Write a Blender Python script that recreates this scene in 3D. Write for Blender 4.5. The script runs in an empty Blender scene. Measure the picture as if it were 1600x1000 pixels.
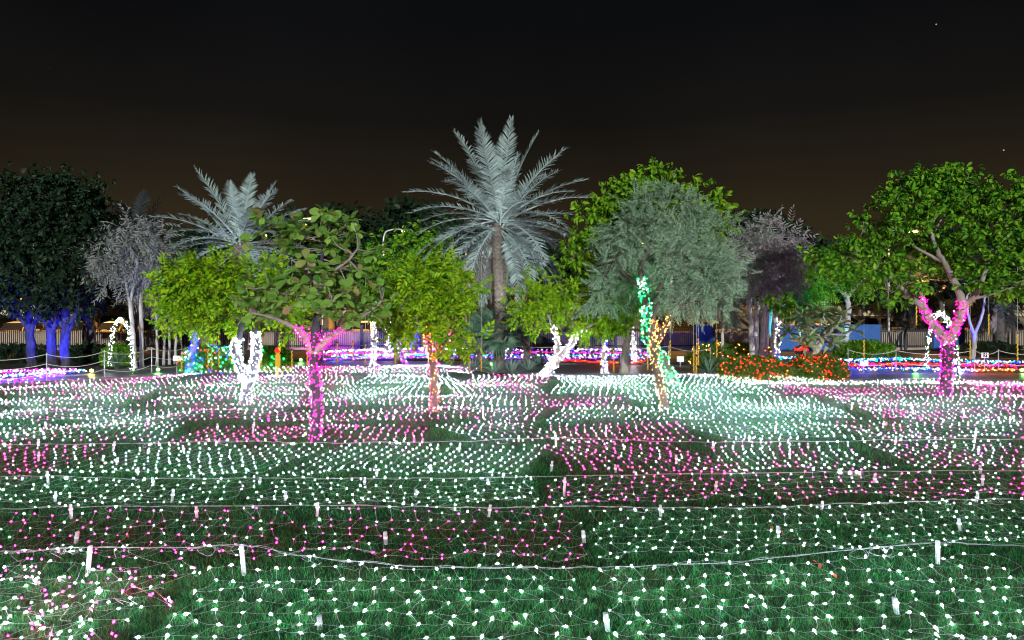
import bpy, math, random
import numpy as np
from mathutils import Vector, Matrix

# ------------------------------------------------------------------ camera, sky, fill sun, exposure
F, H, HOR = 1067.0, 2.8, 470.0            # photo focal length in pixels, eye height, horizon row
sc = bpy.context.scene
col = sc.collection
cam_d = bpy.data.cameras.new('camera'); cam = bpy.data.objects.new('camera', cam_d); col.objects.link(cam)
cam.location = (0, 0, H); cam.rotation_euler = (math.radians(90), 0, 0)
cam_d.sensor_width = 36; cam_d.lens = F / 1600 * 36; cam_d.shift_y = -30 / 1600
cam_d.clip_start = 0.05; cam_d.clip_end = 2000
sc.camera = cam

world = bpy.data.worlds.new('World'); sc.world = world; world.use_nodes = True
def build_world():
    nt = world.node_tree; nt.nodes.clear(); N = nt.nodes.new; L = nt.links.new
    out = N('ShaderNodeOutputWorld'); bg = N('ShaderNodeBackground'); bg.inputs['Strength'].default_value = 0.44
    tc = N('ShaderNodeTexCoord'); sep = N('ShaderNodeSeparateXYZ'); L(tc.outputs['Generated'], sep.inputs[0])
    ramp = N('ShaderNodeValToRGB'); cr = ramp.color_ramp
    cr.elements[0].position = 0.0; cr.elements[0].color = (.033, .0235, .0110, 1)
    cr.elements[1].position = 0.52; cr.elements[1].color = (.0028, .0034, .0046, 1)
    for p, c in ((.10, (.027, .0195, .0095, 1)), (.16, (.0175, .0132, .0075, 1)), (.25, (.0074, .0066, .0058, 1)), (.36, (.0040, .0042, .0050, 1))):
        e = cr.elements.new(p); e.color = c
    L(sep.outputs['Z'], ramp.inputs[0])
    # a few stars
    vor = N('ShaderNodeTexVoronoi'); vor.inputs['Scale'].default_value = 26
    L(tc.outputs['Generated'], vor.inputs['Vector'])
    lt = N('ShaderNodeMath'); lt.operation = 'LESS_THAN'; lt.inputs[1].default_value = .022
    L(vor.outputs['Distance'], lt.inputs[0])
    sp = N('ShaderNodeSeparateXYZ'); L(vor.outputs['Color'], sp.inputs[0])
    gt = N('ShaderNodeMath'); gt.operation = 'GREATER_THAN'; gt.inputs[1].default_value = .86; L(sp.outputs['X'], gt.inputs[0])
    mu = N('ShaderNodeMath'); mu.operation = 'MULTIPLY'; L(lt.outputs[0], mu.inputs[0]); L(gt.outputs[0], mu.inputs[1])
    mu2 = N('ShaderNodeMath'); mu2.operation = 'MULTIPLY'; mu2.inputs[1].default_value = .35; L(mu.outputs[0], mu2.inputs[0])
    add = N('ShaderNodeMixRGB'); add.blend_type = 'ADD'; add.inputs[0].default_value = 1
    L(ramp.outputs[0], add.inputs[1]); L(mu2.outputs[0], add.inputs[2])
    hz = N('ShaderNodeTexNoise'); hz.inputs['Scale'].default_value = 2.3; hz.inputs['Detail'].default_value = 5; L(tc.outputs['Generated'], hz.inputs['Vector'])
    hr = N('ShaderNodeMapRange'); hr.inputs['From Min'].default_value = .3; hr.inputs['From Max'].default_value = .7; hr.inputs['To Min'].default_value = .78; hr.inputs['To Max'].default_value = 1.22; L(hz.outputs[0], hr.inputs[0])
    mz = N('ShaderNodeMixRGB'); mz.blend_type = 'MULTIPLY'; mz.inputs[0].default_value = 1; L(add.outputs[0], mz.inputs[1]); L(hr.outputs[0], mz.inputs[2])
    L(mz.outputs[0], bg.inputs['Color']); L(bg.outputs[0], out.inputs[0])
build_world()

fill_sun_d = bpy.data.lights.new('fill_sun', 'SUN'); fill_sun = bpy.data.objects.new('fill_sun', fill_sun_d); col.objects.link(fill_sun)  # unseen low fill from behind the camera, added to brighten the tree crowns
fill_sun_d.energy = 1.65; fill_sun_d.angle = math.radians(0.6); fill_sun_d.color = (.93, 1.0, .97)
fill_sun.rotation_euler = (math.radians(79.5), 0, math.radians(5))

sc.view_settings.view_transform = 'Standard'; sc.view_settings.look = 'None'
sc.view_settings.gamma = 1.0; sc.view_settings.exposure = 1.25; sc.view_settings.use_curve_mapping = False
sc.render.engine = 'CYCLES'; sc.cycles.pixel_filter_type = 'BLACKMAN_HARRIS'; sc.cycles.filter_width = 1.05
sc.cycles.use_denoising = True; sc.cycles.denoiser = 'OPENIMAGEDENOISE'
sc.cycles.max_bounces = 4; sc.cycles.diffuse_bounces = 2; sc.cycles.transparent_max_bounces = 4
sc.cycles.sample_clamp_indirect = 4; sc.cycles.use_light_tree = True
sc.cycles.caustics_reflective = False; sc.cycles.caustics_refractive = False

# ------------------------------------------------------------------ helpers
rng = np.random.default_rng(7); random.seed(7)
def X(px, Y): return (px - 800) / F * Y
def Z(py, Y): return H - (py - HOR) / F * Y
def P(px, py, Y): return np.array((X(px, Y), Y, Z(py, Y)))
def gY(py): return H * F / (py - HOR)

class MB:
    """collects triangles; build() links them as one mesh object"""
    def __init__(s): s.v = []; s.f = []; s.m = []; s.n = 0
    def add(s, v, f, mi=0):
        v = np.asarray(v, float).reshape(-1, 3); f = np.asarray(f, int).reshape(-1, 3)
        s.v.append(v); s.f.append(f + s.n); s.n += len(v)
        s.m.append(np.full(len(f), mi) if np.isscalar(mi) else np.asarray(mi))
        return s
    def mesh(s, name, mats, smooth=False):
        me = bpy.data.meshes.new(name)
        if s.n:
            v = np.concatenate(s.v); f = np.concatenate(s.f); m = np.concatenate(s.m)
            me.vertices.add(len(v)); me.vertices.foreach_set('co', v.astype(np.float32).ravel())
            me.loops.add(len(f) * 3); me.loops.foreach_set('vertex_index', f.astype(np.int32).ravel())
            me.polygons.add(len(f)); me.polygons.foreach_set('loop_start', np.arange(0, len(f) * 3, 3, dtype=np.int32))
            for mt in (mats if isinstance(mats, (list, tuple)) else [mats]): me.materials.append(mt)
            me.polygons.foreach_set('material_index', m.astype(np.int32))
            me.polygons.foreach_set('use_smooth', np.full(len(f), smooth, dtype=bool))
            me.update(calc_edges=True)
        return me
    def build(s, name, mats, parent=None, smooth=False, origin=None):
        o = bpy.data.objects.new(name, None if s.n == 0 else s.mesh(name, mats, smooth))
        col.objects.link(o)
        if parent is not None:
            o.parent = parent; o.matrix_parent_inverse = Matrix.Translation(-Vector(parent.location))
        return o
    # primitives
    def box(s, c, d, mi=0, rz=0.0, taper=1.0):
        x, y, z = np.array(d) / 2
        v = np.array([(sx * x * (taper if sz > 0 else 1), sy * y * (taper if sz > 0 else 1), sz * z) for sz in (-1, 1) for sy in (-1, 1) for sx in (-1, 1)])
        ca, sa = math.cos(rz), math.sin(rz)
        v = np.c_[v[:, 0] * ca - v[:, 1] * sa, v[:, 0] * sa + v[:, 1] * ca, v[:, 2]] + np.array(c)
        q = [(0, 2, 3, 1), (4, 5, 7, 6), (0, 1, 5, 4), (2, 6, 7, 3), (0, 4, 6, 2), (1, 3, 7, 5)]
        return s.add(v, [t for a, b, c_, d_ in q for t in ((a, b, c_), (a, c_, d_))], mi)
    def tube(s, pts, rad, sides=6, mi=0, cap=True):
        pts = np.asarray(pts, float); n = len(pts)
        rad = np.broadcast_to(np.asarray(rad, float), (n,))
        T = np.gradient(pts, axis=0); T /= np.linalg.norm(T, axis=1)[:, None] + 1e-9
        ref = np.array((0, 0, 1.0)) if abs(T[0, 2]) < .9 else np.array((1.0, 0, 0))
        vs = []
        a = np.linspace(0, 2 * math.pi, sides, endpoint=False)
        u = np.cross(T[0], ref); u /= np.linalg.norm(u)
        for i in range(n):
            u = u - T[i] * np.dot(u, T[i]); u /= np.linalg.norm(u) + 1e-9
            w = np.cross(T[i], u)
            vs.append(pts[i] + rad[i] * (np.cos(a)[:, None] * u + np.sin(a)[:, None] * w))
        v = np.concatenate(vs); f = []
        for i in range(n - 1):
            for k in range(sides):
                a0 = i * sides + k; a1 = i * sides + (k + 1) % sides
                f += [(a0, a1, a1 + sides), (a0, a1 + sides, a0 + sides)]
        if cap:
            for i0 in (0, (n - 1) * sides):
                f += [(i0, i0 + k, i0 + k + 1) if i0 else (i0, i0 + k + 1, i0 + k) for k in range(1, sides - 1)]
        return s.add(v, f, mi)
    def lathe(s, prof, c=(0, 0, 0), sides=12, mi=0):
        c = np.array(c, float)
        return s._rev(prof, c, sides, mi)
    def _rev(s, prof, c, sides, mi):
        a = np.linspace(0, 2 * math.pi, sides, endpoint=False)
        v = np.concatenate([np.c_[r * np.cos(a), r * np.sin(a), np.full(sides, z)] for r, z in prof]) + c
        f = []
        for i in range(len(prof) - 1):
            for k in range(sides):
                a0 = i * sides + k; a1 = i * sides + (k + 1) % sides
                f += [(a0, a1, a1 + sides), (a0, a1 + sides, a0 + sides)]
        return s.add(v, f, mi)

def tag(o, label=None, cat=None, group=None, kind=None):
    if label: o['label'] = label
    if cat: o['category'] = cat
    if group: o['group'] = group
    if kind: o['kind'] = kind
    return o
def empty(name, loc, label=None, cat=None, group=None):
    o = bpy.data.objects.new(name, None); col.objects.link(o); o.location = tuple(float(a) for a in loc)
    o.empty_display_size = .2
    return tag(o, label, cat, group)
def put(me, name, parent, loc=(0, 0, 0), rot=(0, 0, 0), scale=1.0):      # mesh as a part, in the parent's own space
    o = bpy.data.objects.new(name, me); col.objects.link(o); o.parent = parent
    o.location = tuple(float(a) for a in loc); o.rotation_euler = rot; o.scale = (scale,) * 3
    return o
def spline(pts, n=24):
    pts = np.asarray(pts, float)
    if len(pts) < 3:
        t = np.linspace(0, 1, n)[:, None]; return pts[0] * (1 - t) + pts[-1] * t
    p = np.vstack([2 * pts[0] - pts[1], pts, 2 * pts[-1] - pts[-2]]); out = []
    k = len(pts) - 1
    for t in np.linspace(0, k - 1e-6, n):
        i = int(t); u = t - i; a, b, c, d = p[i:i + 4]
        out.append(.5 * (2 * b + (c - a) * u + (2 * a - 5 * b + 4 * c - d) * u * u + (3 * b - a - 3 * c + d) * u ** 3))
    return np.array(out)
def orient(tv, tf, pos, dirs, scale, roll=.5, up=(0, 0, 1.0)):
    """place copies of a template (its +Y along dirs, +Z roughly up)"""
    N = len(pos); d = dirs / (np.linalg.norm(dirs, axis=1)[:, None] + 1e-9)
    upv = np.array(up) + rng.normal(0, roll, (N, 3))
    r = np.cross(d, upv); r /= np.linalg.norm(r, axis=1)[:, None] + 1e-9
    n = np.cross(r, d)
    R = np.stack([r, d, n], 1)                                     # rows: local axes
    sc_ = np.broadcast_to(np.asarray(scale, float), (N,))
    v = np.einsum('vk,nkc->nvc', tv, R) * sc_[:, None, None] + pos[:, None, :]
    f = tf[None] + (np.arange(N) * len(tv))[:, None, None]
    return v.reshape(-1, 3), f.reshape(-1, 3)

# ------------------------------------------------------------------ materials
def nodes(name):
    m = bpy.data.materials.new(name); m.use_nodes = True; nt = m.node_tree; nt.nodes.clear()
    return m, nt, nt.nodes.new, nt.links.new
def mat(name, c1, c2=None, scale=6.0, rough=.7, metal=0.0, bump=0.0, bscale=None, detail=5, stretch=None, spec=.3, coat=0):
    m, nt, N, L = nodes(name); out = N('ShaderNodeOutputMaterial'); b = N('ShaderNodeBsdfPrincipled')
    b.inputs['Roughness'].default_value = rough; b.inputs['Metallic'].default_value = metal
    b.inputs['Specular IOR Level'].default_value = spec; b.inputs['Coat Weight'].default_value = coat
    L(b.outputs[0], out.inputs[0])
    if c2 is None and not bump: b.inputs['Base Color'].default_value = (*c1, 1); return m
    tc = N('ShaderNodeTexCoord'); vec = tc.outputs['Object']
    if stretch:
        mp = N('ShaderNodeMapping'); mp.inputs['Scale'].default_value = stretch; L(vec, mp.inputs[0]); vec = mp.outputs[0]
    no = N('ShaderNodeTexNoise'); no.inputs['Scale'].default_value = scale; no.inputs['Detail'].default_value = detail
    L(vec, no.inputs['Vector'])
    rp = N('ShaderNodeValToRGB'); rp.color_ramp.elements[0].position = .32; rp.color_ramp.elements[1].position = .68
    rp.color_ramp.elements[0].color = (*c1, 1); rp.color_ramp.elements[1].color = (*(c2 or c1), 1)
    L(no.outputs[0], rp.inputs[0]); L(rp.outputs[0], b.inputs['Base Color'])
    if bump:
        n2 = N('ShaderNodeTexNoise'); n2.inputs['Scale'].default_value = bscale or scale * 4; n2.inputs['Detail'].default_value = 6
        L(vec, n2.inputs['Vector']); bp = N('ShaderNodeBump'); bp.inputs['Strength'].default_value = bump; bp.inputs['Distance'].default_value = .03
        L(n2.outputs[0], bp.inputs['Height']); L(bp.outputs[0], b.inputs['Normal'])
    return m
def emis(name, c, s):
    m, nt, N, L = nodes(name); out = N('ShaderNodeOutputMaterial'); e = N('ShaderNodeEmission')
    e.inputs[0].default_value = (*c, 1); e.inputs[1].default_value = s; L(e.outputs[0], out.inputs[0]); return m
def leafmat(name, cols, transl=.3, rough=.5, spec=.16):
    m, nt, N, L = nodes(name); out = N('ShaderNodeOutputMaterial'); b = N('ShaderNodeBsdfPrincipled')
    b.inputs['Roughness'].default_value = rough; b.inputs['Specular IOR Level'].default_value = spec
    g = N('ShaderNodeNewGeometry'); rp = N('ShaderNodeValToRGB'); cr = rp.color_ramp
    cr.elements[0].position = 0; cr.elements[0].color = (*cols[0], 1); cr.elements[1].position = 1; cr.elements[1].color = (*cols[-1], 1)
    for i, c in enumerate(cols[1:-1]): e = cr.elements.new((i + 1) / (len(cols) - 1)); e.color = (*c, 1)
    oi = N('ShaderNodeObjectInfo'); ad = N('ShaderNodeMath'); ad.operation = 'ADD'; L(g.outputs['Random Per Island'], ad.inputs[0]); L(oi.outputs['Random'], ad.inputs[1])
    fr = N('ShaderNodeMath'); fr.operation = 'FRACT'; L(ad.outputs[0], fr.inputs[0])
    L(fr.outputs[0], rp.inputs[0]); L(rp.outputs[0], b.inputs['Base Color'])
    t = N('ShaderNodeBsdfTranslucent'); L(rp.outputs[0], t.inputs[0])
    mx = N('ShaderNodeMixShader'); mx.inputs[0].default_value = transl; L(b.outputs[0], mx.inputs[1]); L(t.outputs[0], mx.inputs[2])
    L(mx.outputs[0], out.inputs[0]); return m

M = {}
M['bark'] = mat('grey_bark', (.16, .13, .11), (.30, .26, .23), 5, .9, bump=.5, bscale=22, stretch=(1, 1, .35))
M['palebark'] = mat('pale_bark', (.30, .28, .26), (.48, .46, .43), 4, .85, bump=.3, bscale=18, stretch=(1, 1, .4))
M['darkbark'] = mat('dark_bark', (.06, .05, .045), (.13, .11, .09), 5, .9, bump=.5, bscale=20, stretch=(1, 1, .35))
M['blackbark'] = mat('black_bark', (.020, .020, .026), (.06, .06, .075), 7, .9, bump=1.0, bscale=14, stretch=(1, 1, .35))
M['palmbark'] = mat('palm_bark', (.07, .058, .05), (.16, .135, .115), 9, .95, bump=.6, bscale=25)
M['soil'] = mat('dark_soil', (.020, .018, .014), (.045, .040, .030), 1.2, .95, bump=.5, bscale=14)
M['asphalt'] = mat('asphalt', (.045, .043, .040), (.075, .070, .062), 3, .85, bump=.2, bscale=60)
M['kerb'] = mat('kerb_concrete', (.06, .06, .058), (.11, .105, .10), 5, .85, bump=.2)
M['pvc'] = mat('white_pipe_plastic', (.26, .27, .28), (.42, .43, .43), 14, .35, spec=.5)
M['cord'] = mat('clear_white_cable', (.50, .53, .52), (.70, .72, .70), 30, .4, spec=.5)
M['ropecord'] = mat('rope_cable', (.12, .13, .13), (.22, .23, .23), 30, .6)
M['netcord'] = mat('net_cable', (.10, .13, .11), (.18, .20, .18), 30, .4, spec=.5)
M['greencord'] = mat('green_cable', (.03, .06, .035), (.05, .09, .05), 30, .5)
M['rope'] = mat('rope', (.42, .39, .33), (.60, .57, .50), 30, .9)
M['metal'] = mat('dark_metal', (.03, .03, .032), (.06, .06, .06), 12, .45, .6)
M['galv'] = mat('galvanised_metal', (.30, .31, .32), (.45, .45, .46), 12, .4, .8)
M['wall'] = mat('beige_wall', (.27, .20, .15), (.38, .29, .22), 1.6, .9, bump=.2)
M['bluewall'] = mat('blue_painted_wall', (.012, .055, .20), (.02, .085, .27), 2.0, .6, bump=.1)
M['fence'] = mat('dark_fence_paint', (.022, .022, .028), (.045, .042, .045), 9, .5, .3)
M['card'] = mat('white_card', (.70, .71, .76), (.80, .81, .84), 20, .6)
M['ink'] = mat('dark_ink', (.03, .03, .06))
M['black'] = mat('black_plastic', (.012, .012, .013), (.025, .025, .025), 20, .45)

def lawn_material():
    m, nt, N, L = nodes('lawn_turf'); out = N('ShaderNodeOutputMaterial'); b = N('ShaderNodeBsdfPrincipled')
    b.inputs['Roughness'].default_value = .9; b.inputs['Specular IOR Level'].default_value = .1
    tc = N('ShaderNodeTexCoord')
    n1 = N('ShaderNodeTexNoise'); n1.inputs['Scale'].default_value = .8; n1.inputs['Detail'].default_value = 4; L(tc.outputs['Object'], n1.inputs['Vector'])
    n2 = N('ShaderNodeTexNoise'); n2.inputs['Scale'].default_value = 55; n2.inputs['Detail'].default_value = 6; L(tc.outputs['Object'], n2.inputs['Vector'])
    r1 = N('ShaderNodeValToRGB'); e = r1.color_ramp.elements; e[0].position = .35; e[0].color = (.007, .048, .017, 1); e[1].position = .72; e[1].color = (.036, .044, .017, 1)  # base colour darkened to stand in for shade between grass blades
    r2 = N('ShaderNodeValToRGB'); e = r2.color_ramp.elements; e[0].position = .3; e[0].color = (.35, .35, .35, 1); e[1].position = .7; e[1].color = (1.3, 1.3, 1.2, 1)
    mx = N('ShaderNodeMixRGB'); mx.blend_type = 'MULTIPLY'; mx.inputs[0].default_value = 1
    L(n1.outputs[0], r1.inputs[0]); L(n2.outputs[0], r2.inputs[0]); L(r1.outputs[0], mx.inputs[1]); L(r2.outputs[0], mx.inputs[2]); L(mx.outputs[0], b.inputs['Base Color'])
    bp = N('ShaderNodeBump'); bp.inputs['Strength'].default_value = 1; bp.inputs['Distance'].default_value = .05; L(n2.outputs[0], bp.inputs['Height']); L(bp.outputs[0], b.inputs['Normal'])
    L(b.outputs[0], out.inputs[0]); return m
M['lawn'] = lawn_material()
def paver_material():
    m, nt, N, L = nodes('grey_pavers'); out = N('ShaderNodeOutputMaterial'); b = N('ShaderNodeBsdfPrincipled')
    b.inputs['Roughness'].default_value = .45; b.inputs['Specular IOR Level'].default_value = .5
    tc = N('ShaderNodeTexCoord'); br = N('ShaderNodeTexBrick'); br.inputs['Scale'].default_value = 2.6
    br.inputs['Color1'].default_value = (.07, .07, .075, 1); br.inputs['Color2'].default_value = (.11, .11, .11, 1); br.inputs['Mortar'].default_value = (.025, .025, .025, 1)
    br.inputs['Mortar Size'].default_value = .025; L(tc.outputs['Object'], br.inputs['Vector']); L(br.outputs['Color'], b.inputs['Base Color'])
    bp = N('ShaderNodeBump'); bp.inputs['Strength'].default_value = .5; bp.inputs['Distance'].default_value = .01; bp.invert = True; L(br.outputs['Fac'], bp.inputs['Height']); L(bp.outputs[0], b.inputs['Normal'])
    L(b.outputs[0], out.inputs[0]); return m
M['paver'] = paver_material()

M['leaf_lime'] = leafmat('lime_leaf', [(.10, .26, .008), (.19, .39, .010), (.36, .52, .015), (.05, .16, .010)])
M['leaf_fresh'] = leafmat('fresh_leaf', [(.07, .20, .010), (.14, .32, .013), (.25, .42, .018), (.04, .13, .010)])
M['leaf_green'] = leafmat('green_leaf', [(.040, .17, .012), (.10, .30, .015), (.24, .45, .02), (.020, .09, .010), (.14, .33, .02)])
M['leaf_almond'] = leafmat('broad_leaf', [(.07, .20, .03), (.17, .34, .05), (.30, .46, .09), (.12, .27, .04), (.22, .38, .07), (.08, .20, .03), (.24, .38, .08), (.28, .18, .09)], rough=.35)
M['leaf_grey'] = leafmat('grey_green_leaf', [(.16, .27, .16), (.25, .37, .24), (.36, .48, .34), (.09, .17, .09)])
M['leaf_silver'] = leafmat('silver_leaf', [(.22, .22, .21), (.34, .34, .33), (.29, .31, .27), (.20, .22, .18)])
M['leaf_mauve'] = leafmat('dry_mauve_leaf', [(.26, .21, .24), (.40, .34, .38), (.31, .25, .26)])
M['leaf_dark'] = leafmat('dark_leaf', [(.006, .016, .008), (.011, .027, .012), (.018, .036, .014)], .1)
M['leaf_feather'] = leafmat('feathery_leaf', [(.09, .19, .03), (.14, .26, .04), (.20, .30, .04), (.07, .15, .03)])
M['leaf_hedge'] = leafmat('hedge_leaf', [(.05, .12, .02), (.08, .18, .03), (.12, .18, .03)])
M['frond'] = leafmat('palm_frond', [(.20, .28, .27), (.30, .38, .37), (.44, .52, .50), (.14, .21, .21)], .06)
M['frond_dry'] = leafmat('dry_palm_frond', [(.11, .095, .085), (.17, .15, .135), (.14, .135, .125)], .08)
M['frond_dark'] = leafmat('dark_palm_frond', [(.022, .030, .034), (.040, .05, .055)], .15)
M['fan'] = leafmat('fan_palm_leaf', [(.07, .14, .09), (.10, .19, .12), (.14, .24, .16)], .25)
M['agave'] = leafmat('agave_leaf', [(.10, .15, .13), (.16, .22, .19)], .05)
M['frangi'] = leafmat('frangipani_leaf', [(.18, .28, .12), (.28, .40, .18), (.38, .48, .26)], .25)
M['grass'] = leafmat('grass_blade', [(.012, .115, .034), (.018, .165, .042), (.036, .19, .038), (.010, .095, .030), (.090, .105, .036)], .3, .8, .03)

def E_(name, rgb): return emis(name, tuple(c / max(rgb) for c in rgb), max(rgb))
E = {'white': E_('cool_white_bulb', (88, 100, 118)), 'pink': E_('pink_bulb', (92, .3, 17)), 'magenta': E_('magenta_bulb', (11, .01, 3.0)),
     'red': E_('red_bulb', (7, .025, .02)), 'orange': E_('orange_bulb', (9, .9, .06)), 'gold': E_('warm_gold_bulb', (10, 4.2, .7)),
     'green': E_('green_bulb', (.08, 20, 2.8)), 'blue': E_('blue_bulb', (.05, .14, 22)), 'purple': E_('purple_bulb', (3.2, .04, 10)),
     'teal': E_('teal_bulb', (.02, 3.6, 2.8)), 'snow': E_('bright_white_bulb', (30, 32, 36)), 'lav': E_('lavender_bulb', (9, 5, 11)), 'blush': E_('pale_pink_bulb', (18, 4.5, 11))}
M['tinsel'] = emis('gold_light_tube', (1.0, .58, .07), .33)

# ------------------------------------------------------------------ leaf templates (+Y is the leaf's direction)
def T_leaf(l, w, fold=.25, curl=.15):
    v = [(0, 0, 0), (0, .35 * l, 0), (0, .72 * l, -curl * .4 * l), (0, l, -curl * l)]
    v += [(-w * .42, .3 * l, fold * w * .42), (-w * .5, .66 * l, fold * w * .4 - curl * .3 * l), (w * .42, .3 * l, fold * w * .42), (w * .5, .66 * l, fold * w * .4 - curl * .3 * l)]
    f = [(0, 1, 4), (4, 1, 2), (4, 2, 5), (5, 2, 3), (0, 6, 1), (6, 2, 1), (6, 7, 2), (7, 3, 2)]
    return np.array(v), np.array(f)
def T_ovate(l, w, fold=.2, curl=.2, blunt=.75):
    ys = np.array((0, .22, .5, blunt, .93, 1.0)); ws = np.array((.04, .30, .47, .5, .27, .03)) * w
    zc = -curl * l * ys ** 2; v = []
    for y, a, z in zip(ys, ws, zc): v += [(-a, y * l, z + fold * a), (0, y * l, z), (a, y * l, z + fold * a)]
    f = []
    for i in range(5):
        a = i * 3
        for k in (0, 1): f += [(a + k, a + k + 1, a + k + 4), (a + k, a + k + 4, a + k + 3)]
    return np.array(v), np.array(f)
def T_rhomb(l, w, fold=.2):
    return np.array([(0, 0, 0), (-w / 2, .5 * l, fold * w), (0, l, -.08 * l), (w / 2, .5 * l, fold * w)]), np.array([(0, 2, 1), (0, 3, 2)])
def merge(parts):
    vs, fs, n = [], [], 0
    for v, f in parts: vs.append(v); fs.append(f + n); n += len(v)
    return np.concatenate(vs), np.concatenate(fs)
def rotz(v, a): c, s = math.cos(a), math.sin(a); return np.c_[v[:, 0] * c - v[:, 1] * s, v[:, 0] * s + v[:, 1] * c, v[:, 2]]
def rotx(v, a): c, s = math.cos(a), math.sin(a); return np.c_[v[:, 0], v[:, 1] * c - v[:, 2] * s, v[:, 1] * s + v[:, 2] * c]
def T_pinnate(L, n, ll, lw, droop=.5, angle=1.0):
    parts = []
    for i in range(n):
        t = (i + .6) / n; y = t * L; z = -droop * L * t * t
        for sd in (-1, 1):
            v, f = T_rhomb(ll * (.75 + .5 * math.sin(math.pi * t)), lw)
            v = rotx(v, -.25 - droop * t); v = rotz(v, -sd * angle) + np.array((0, y, z)); parts.append((v, f))
    v, f = T_rhomb(ll, lw); parts.append((v + np.array((0, L, -droop * L)), f))
    return merge(parts)
def T_whorl(n, l, w, el=.35, curl=.4):
    parts = []
    for i in range(n):
        v, f = (T_ovate if l > .15 else T_leaf)(l * random.uniform(.75, 1.2), w * random.uniform(.85, 1.1), .25, curl * random.uniform(.5, 1.5))
        v = rotx(v, -.25 + random.uniform(-.6, .5)); v = v + np.array((0, random.uniform(0, .25) * l, random.uniform(-.4, .3) * l)); v = rotz(v, 2 * math.pi * i / n + random.uniform(-.3, .3) )
        v = rotx(v, el); parts.append((v, f))
    return merge(parts)
TP = {'lime': T_pinnate(.40, 4, .17, .095, .35, 1.1), 'feather': T_pinnate(.40, 6, .12, .045, .4, 1.0),
      'grey': T_pinnate(.42, 7, .105, .036, .25, 1.0), 'broad': T_whorl(7, .175, .09), 'small': T_whorl(6, .10, .05),
      'droop': T_pinnate(.52, 5, .20, .055, .6, 1.0), 'mid': T_whorl(6, .155, .085), 'far': T_whorl(6, .30, .16)}

def crown_points(lobes, Y, n, depth=.9, clump=.28, per=7, seed=0):
    """lobes: (px, py, rx, ry, dy) in photo pixels at depth Y -> sprig positions + outward directions"""
    r = np.random.default_rng(seed); k = Y / F
    wts = np.array([l[2] * l[3] for l in lobes], float); wts /= wts.sum()
    pos, dirs, cents = [], [], []
    for l, w in zip(lobes, wts):
        c = P(l[0], l[1], Y); c[1] += l[4] if len(l) > 4 else 0
        R = np.array((l[2] * k, min(l[2], l[3] * 1.3) * k * depth, l[3] * k))
        nc = max(3, int(n * w / per))
        d = r.normal(size=(nc, 3)); d /= np.linalg.norm(d, axis=1)[:, None]
        rad = (1 - .62 * r.random(nc) ** 1.6) * (1 + .22 * np.sin(4.3 * d[:, 0] + seed) * np.cos(3.7 * d[:, 2] + 1.3 * seed + 2 * d[:, 1])) * r.uniform(.80, 1.18, nc)
        cc = c + d * rad[:, None] * R
        for i in range(nc):
            q = cc[i] + r.normal(0, clump, (per, 3)) * np.array((1, 1, .7))
            o = (q - c) / R; o /= np.linalg.norm(o, axis=1)[:, None] + 1e-6
            pos.append(q); dirs.append(o * .6 + d[i] * .2 + r.normal(0, .75, (per, 3)))
        cents.append(cc)
    pos = np.concatenate(pos); dirs = np.concatenate(dirs)
    ok = pos[:, 2] > .25
    return pos[ok], dirs[ok], cents

def limb_mesh(mb, a, b, r0, r1, n=12, bend=.12, sides=6):
    a, b = np.array(a), np.array(b); L = np.linalg.norm(b - a)
    m = (a + b) / 2 + rng.normal(0, bend * L, 3) * np.array((1, 1, .4)) + np.array((0, 0, -.06 * L))
    p = spline([a, m, b], n); mb.tube(p, np.linspace(r0, r1, n), sides); return p

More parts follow.
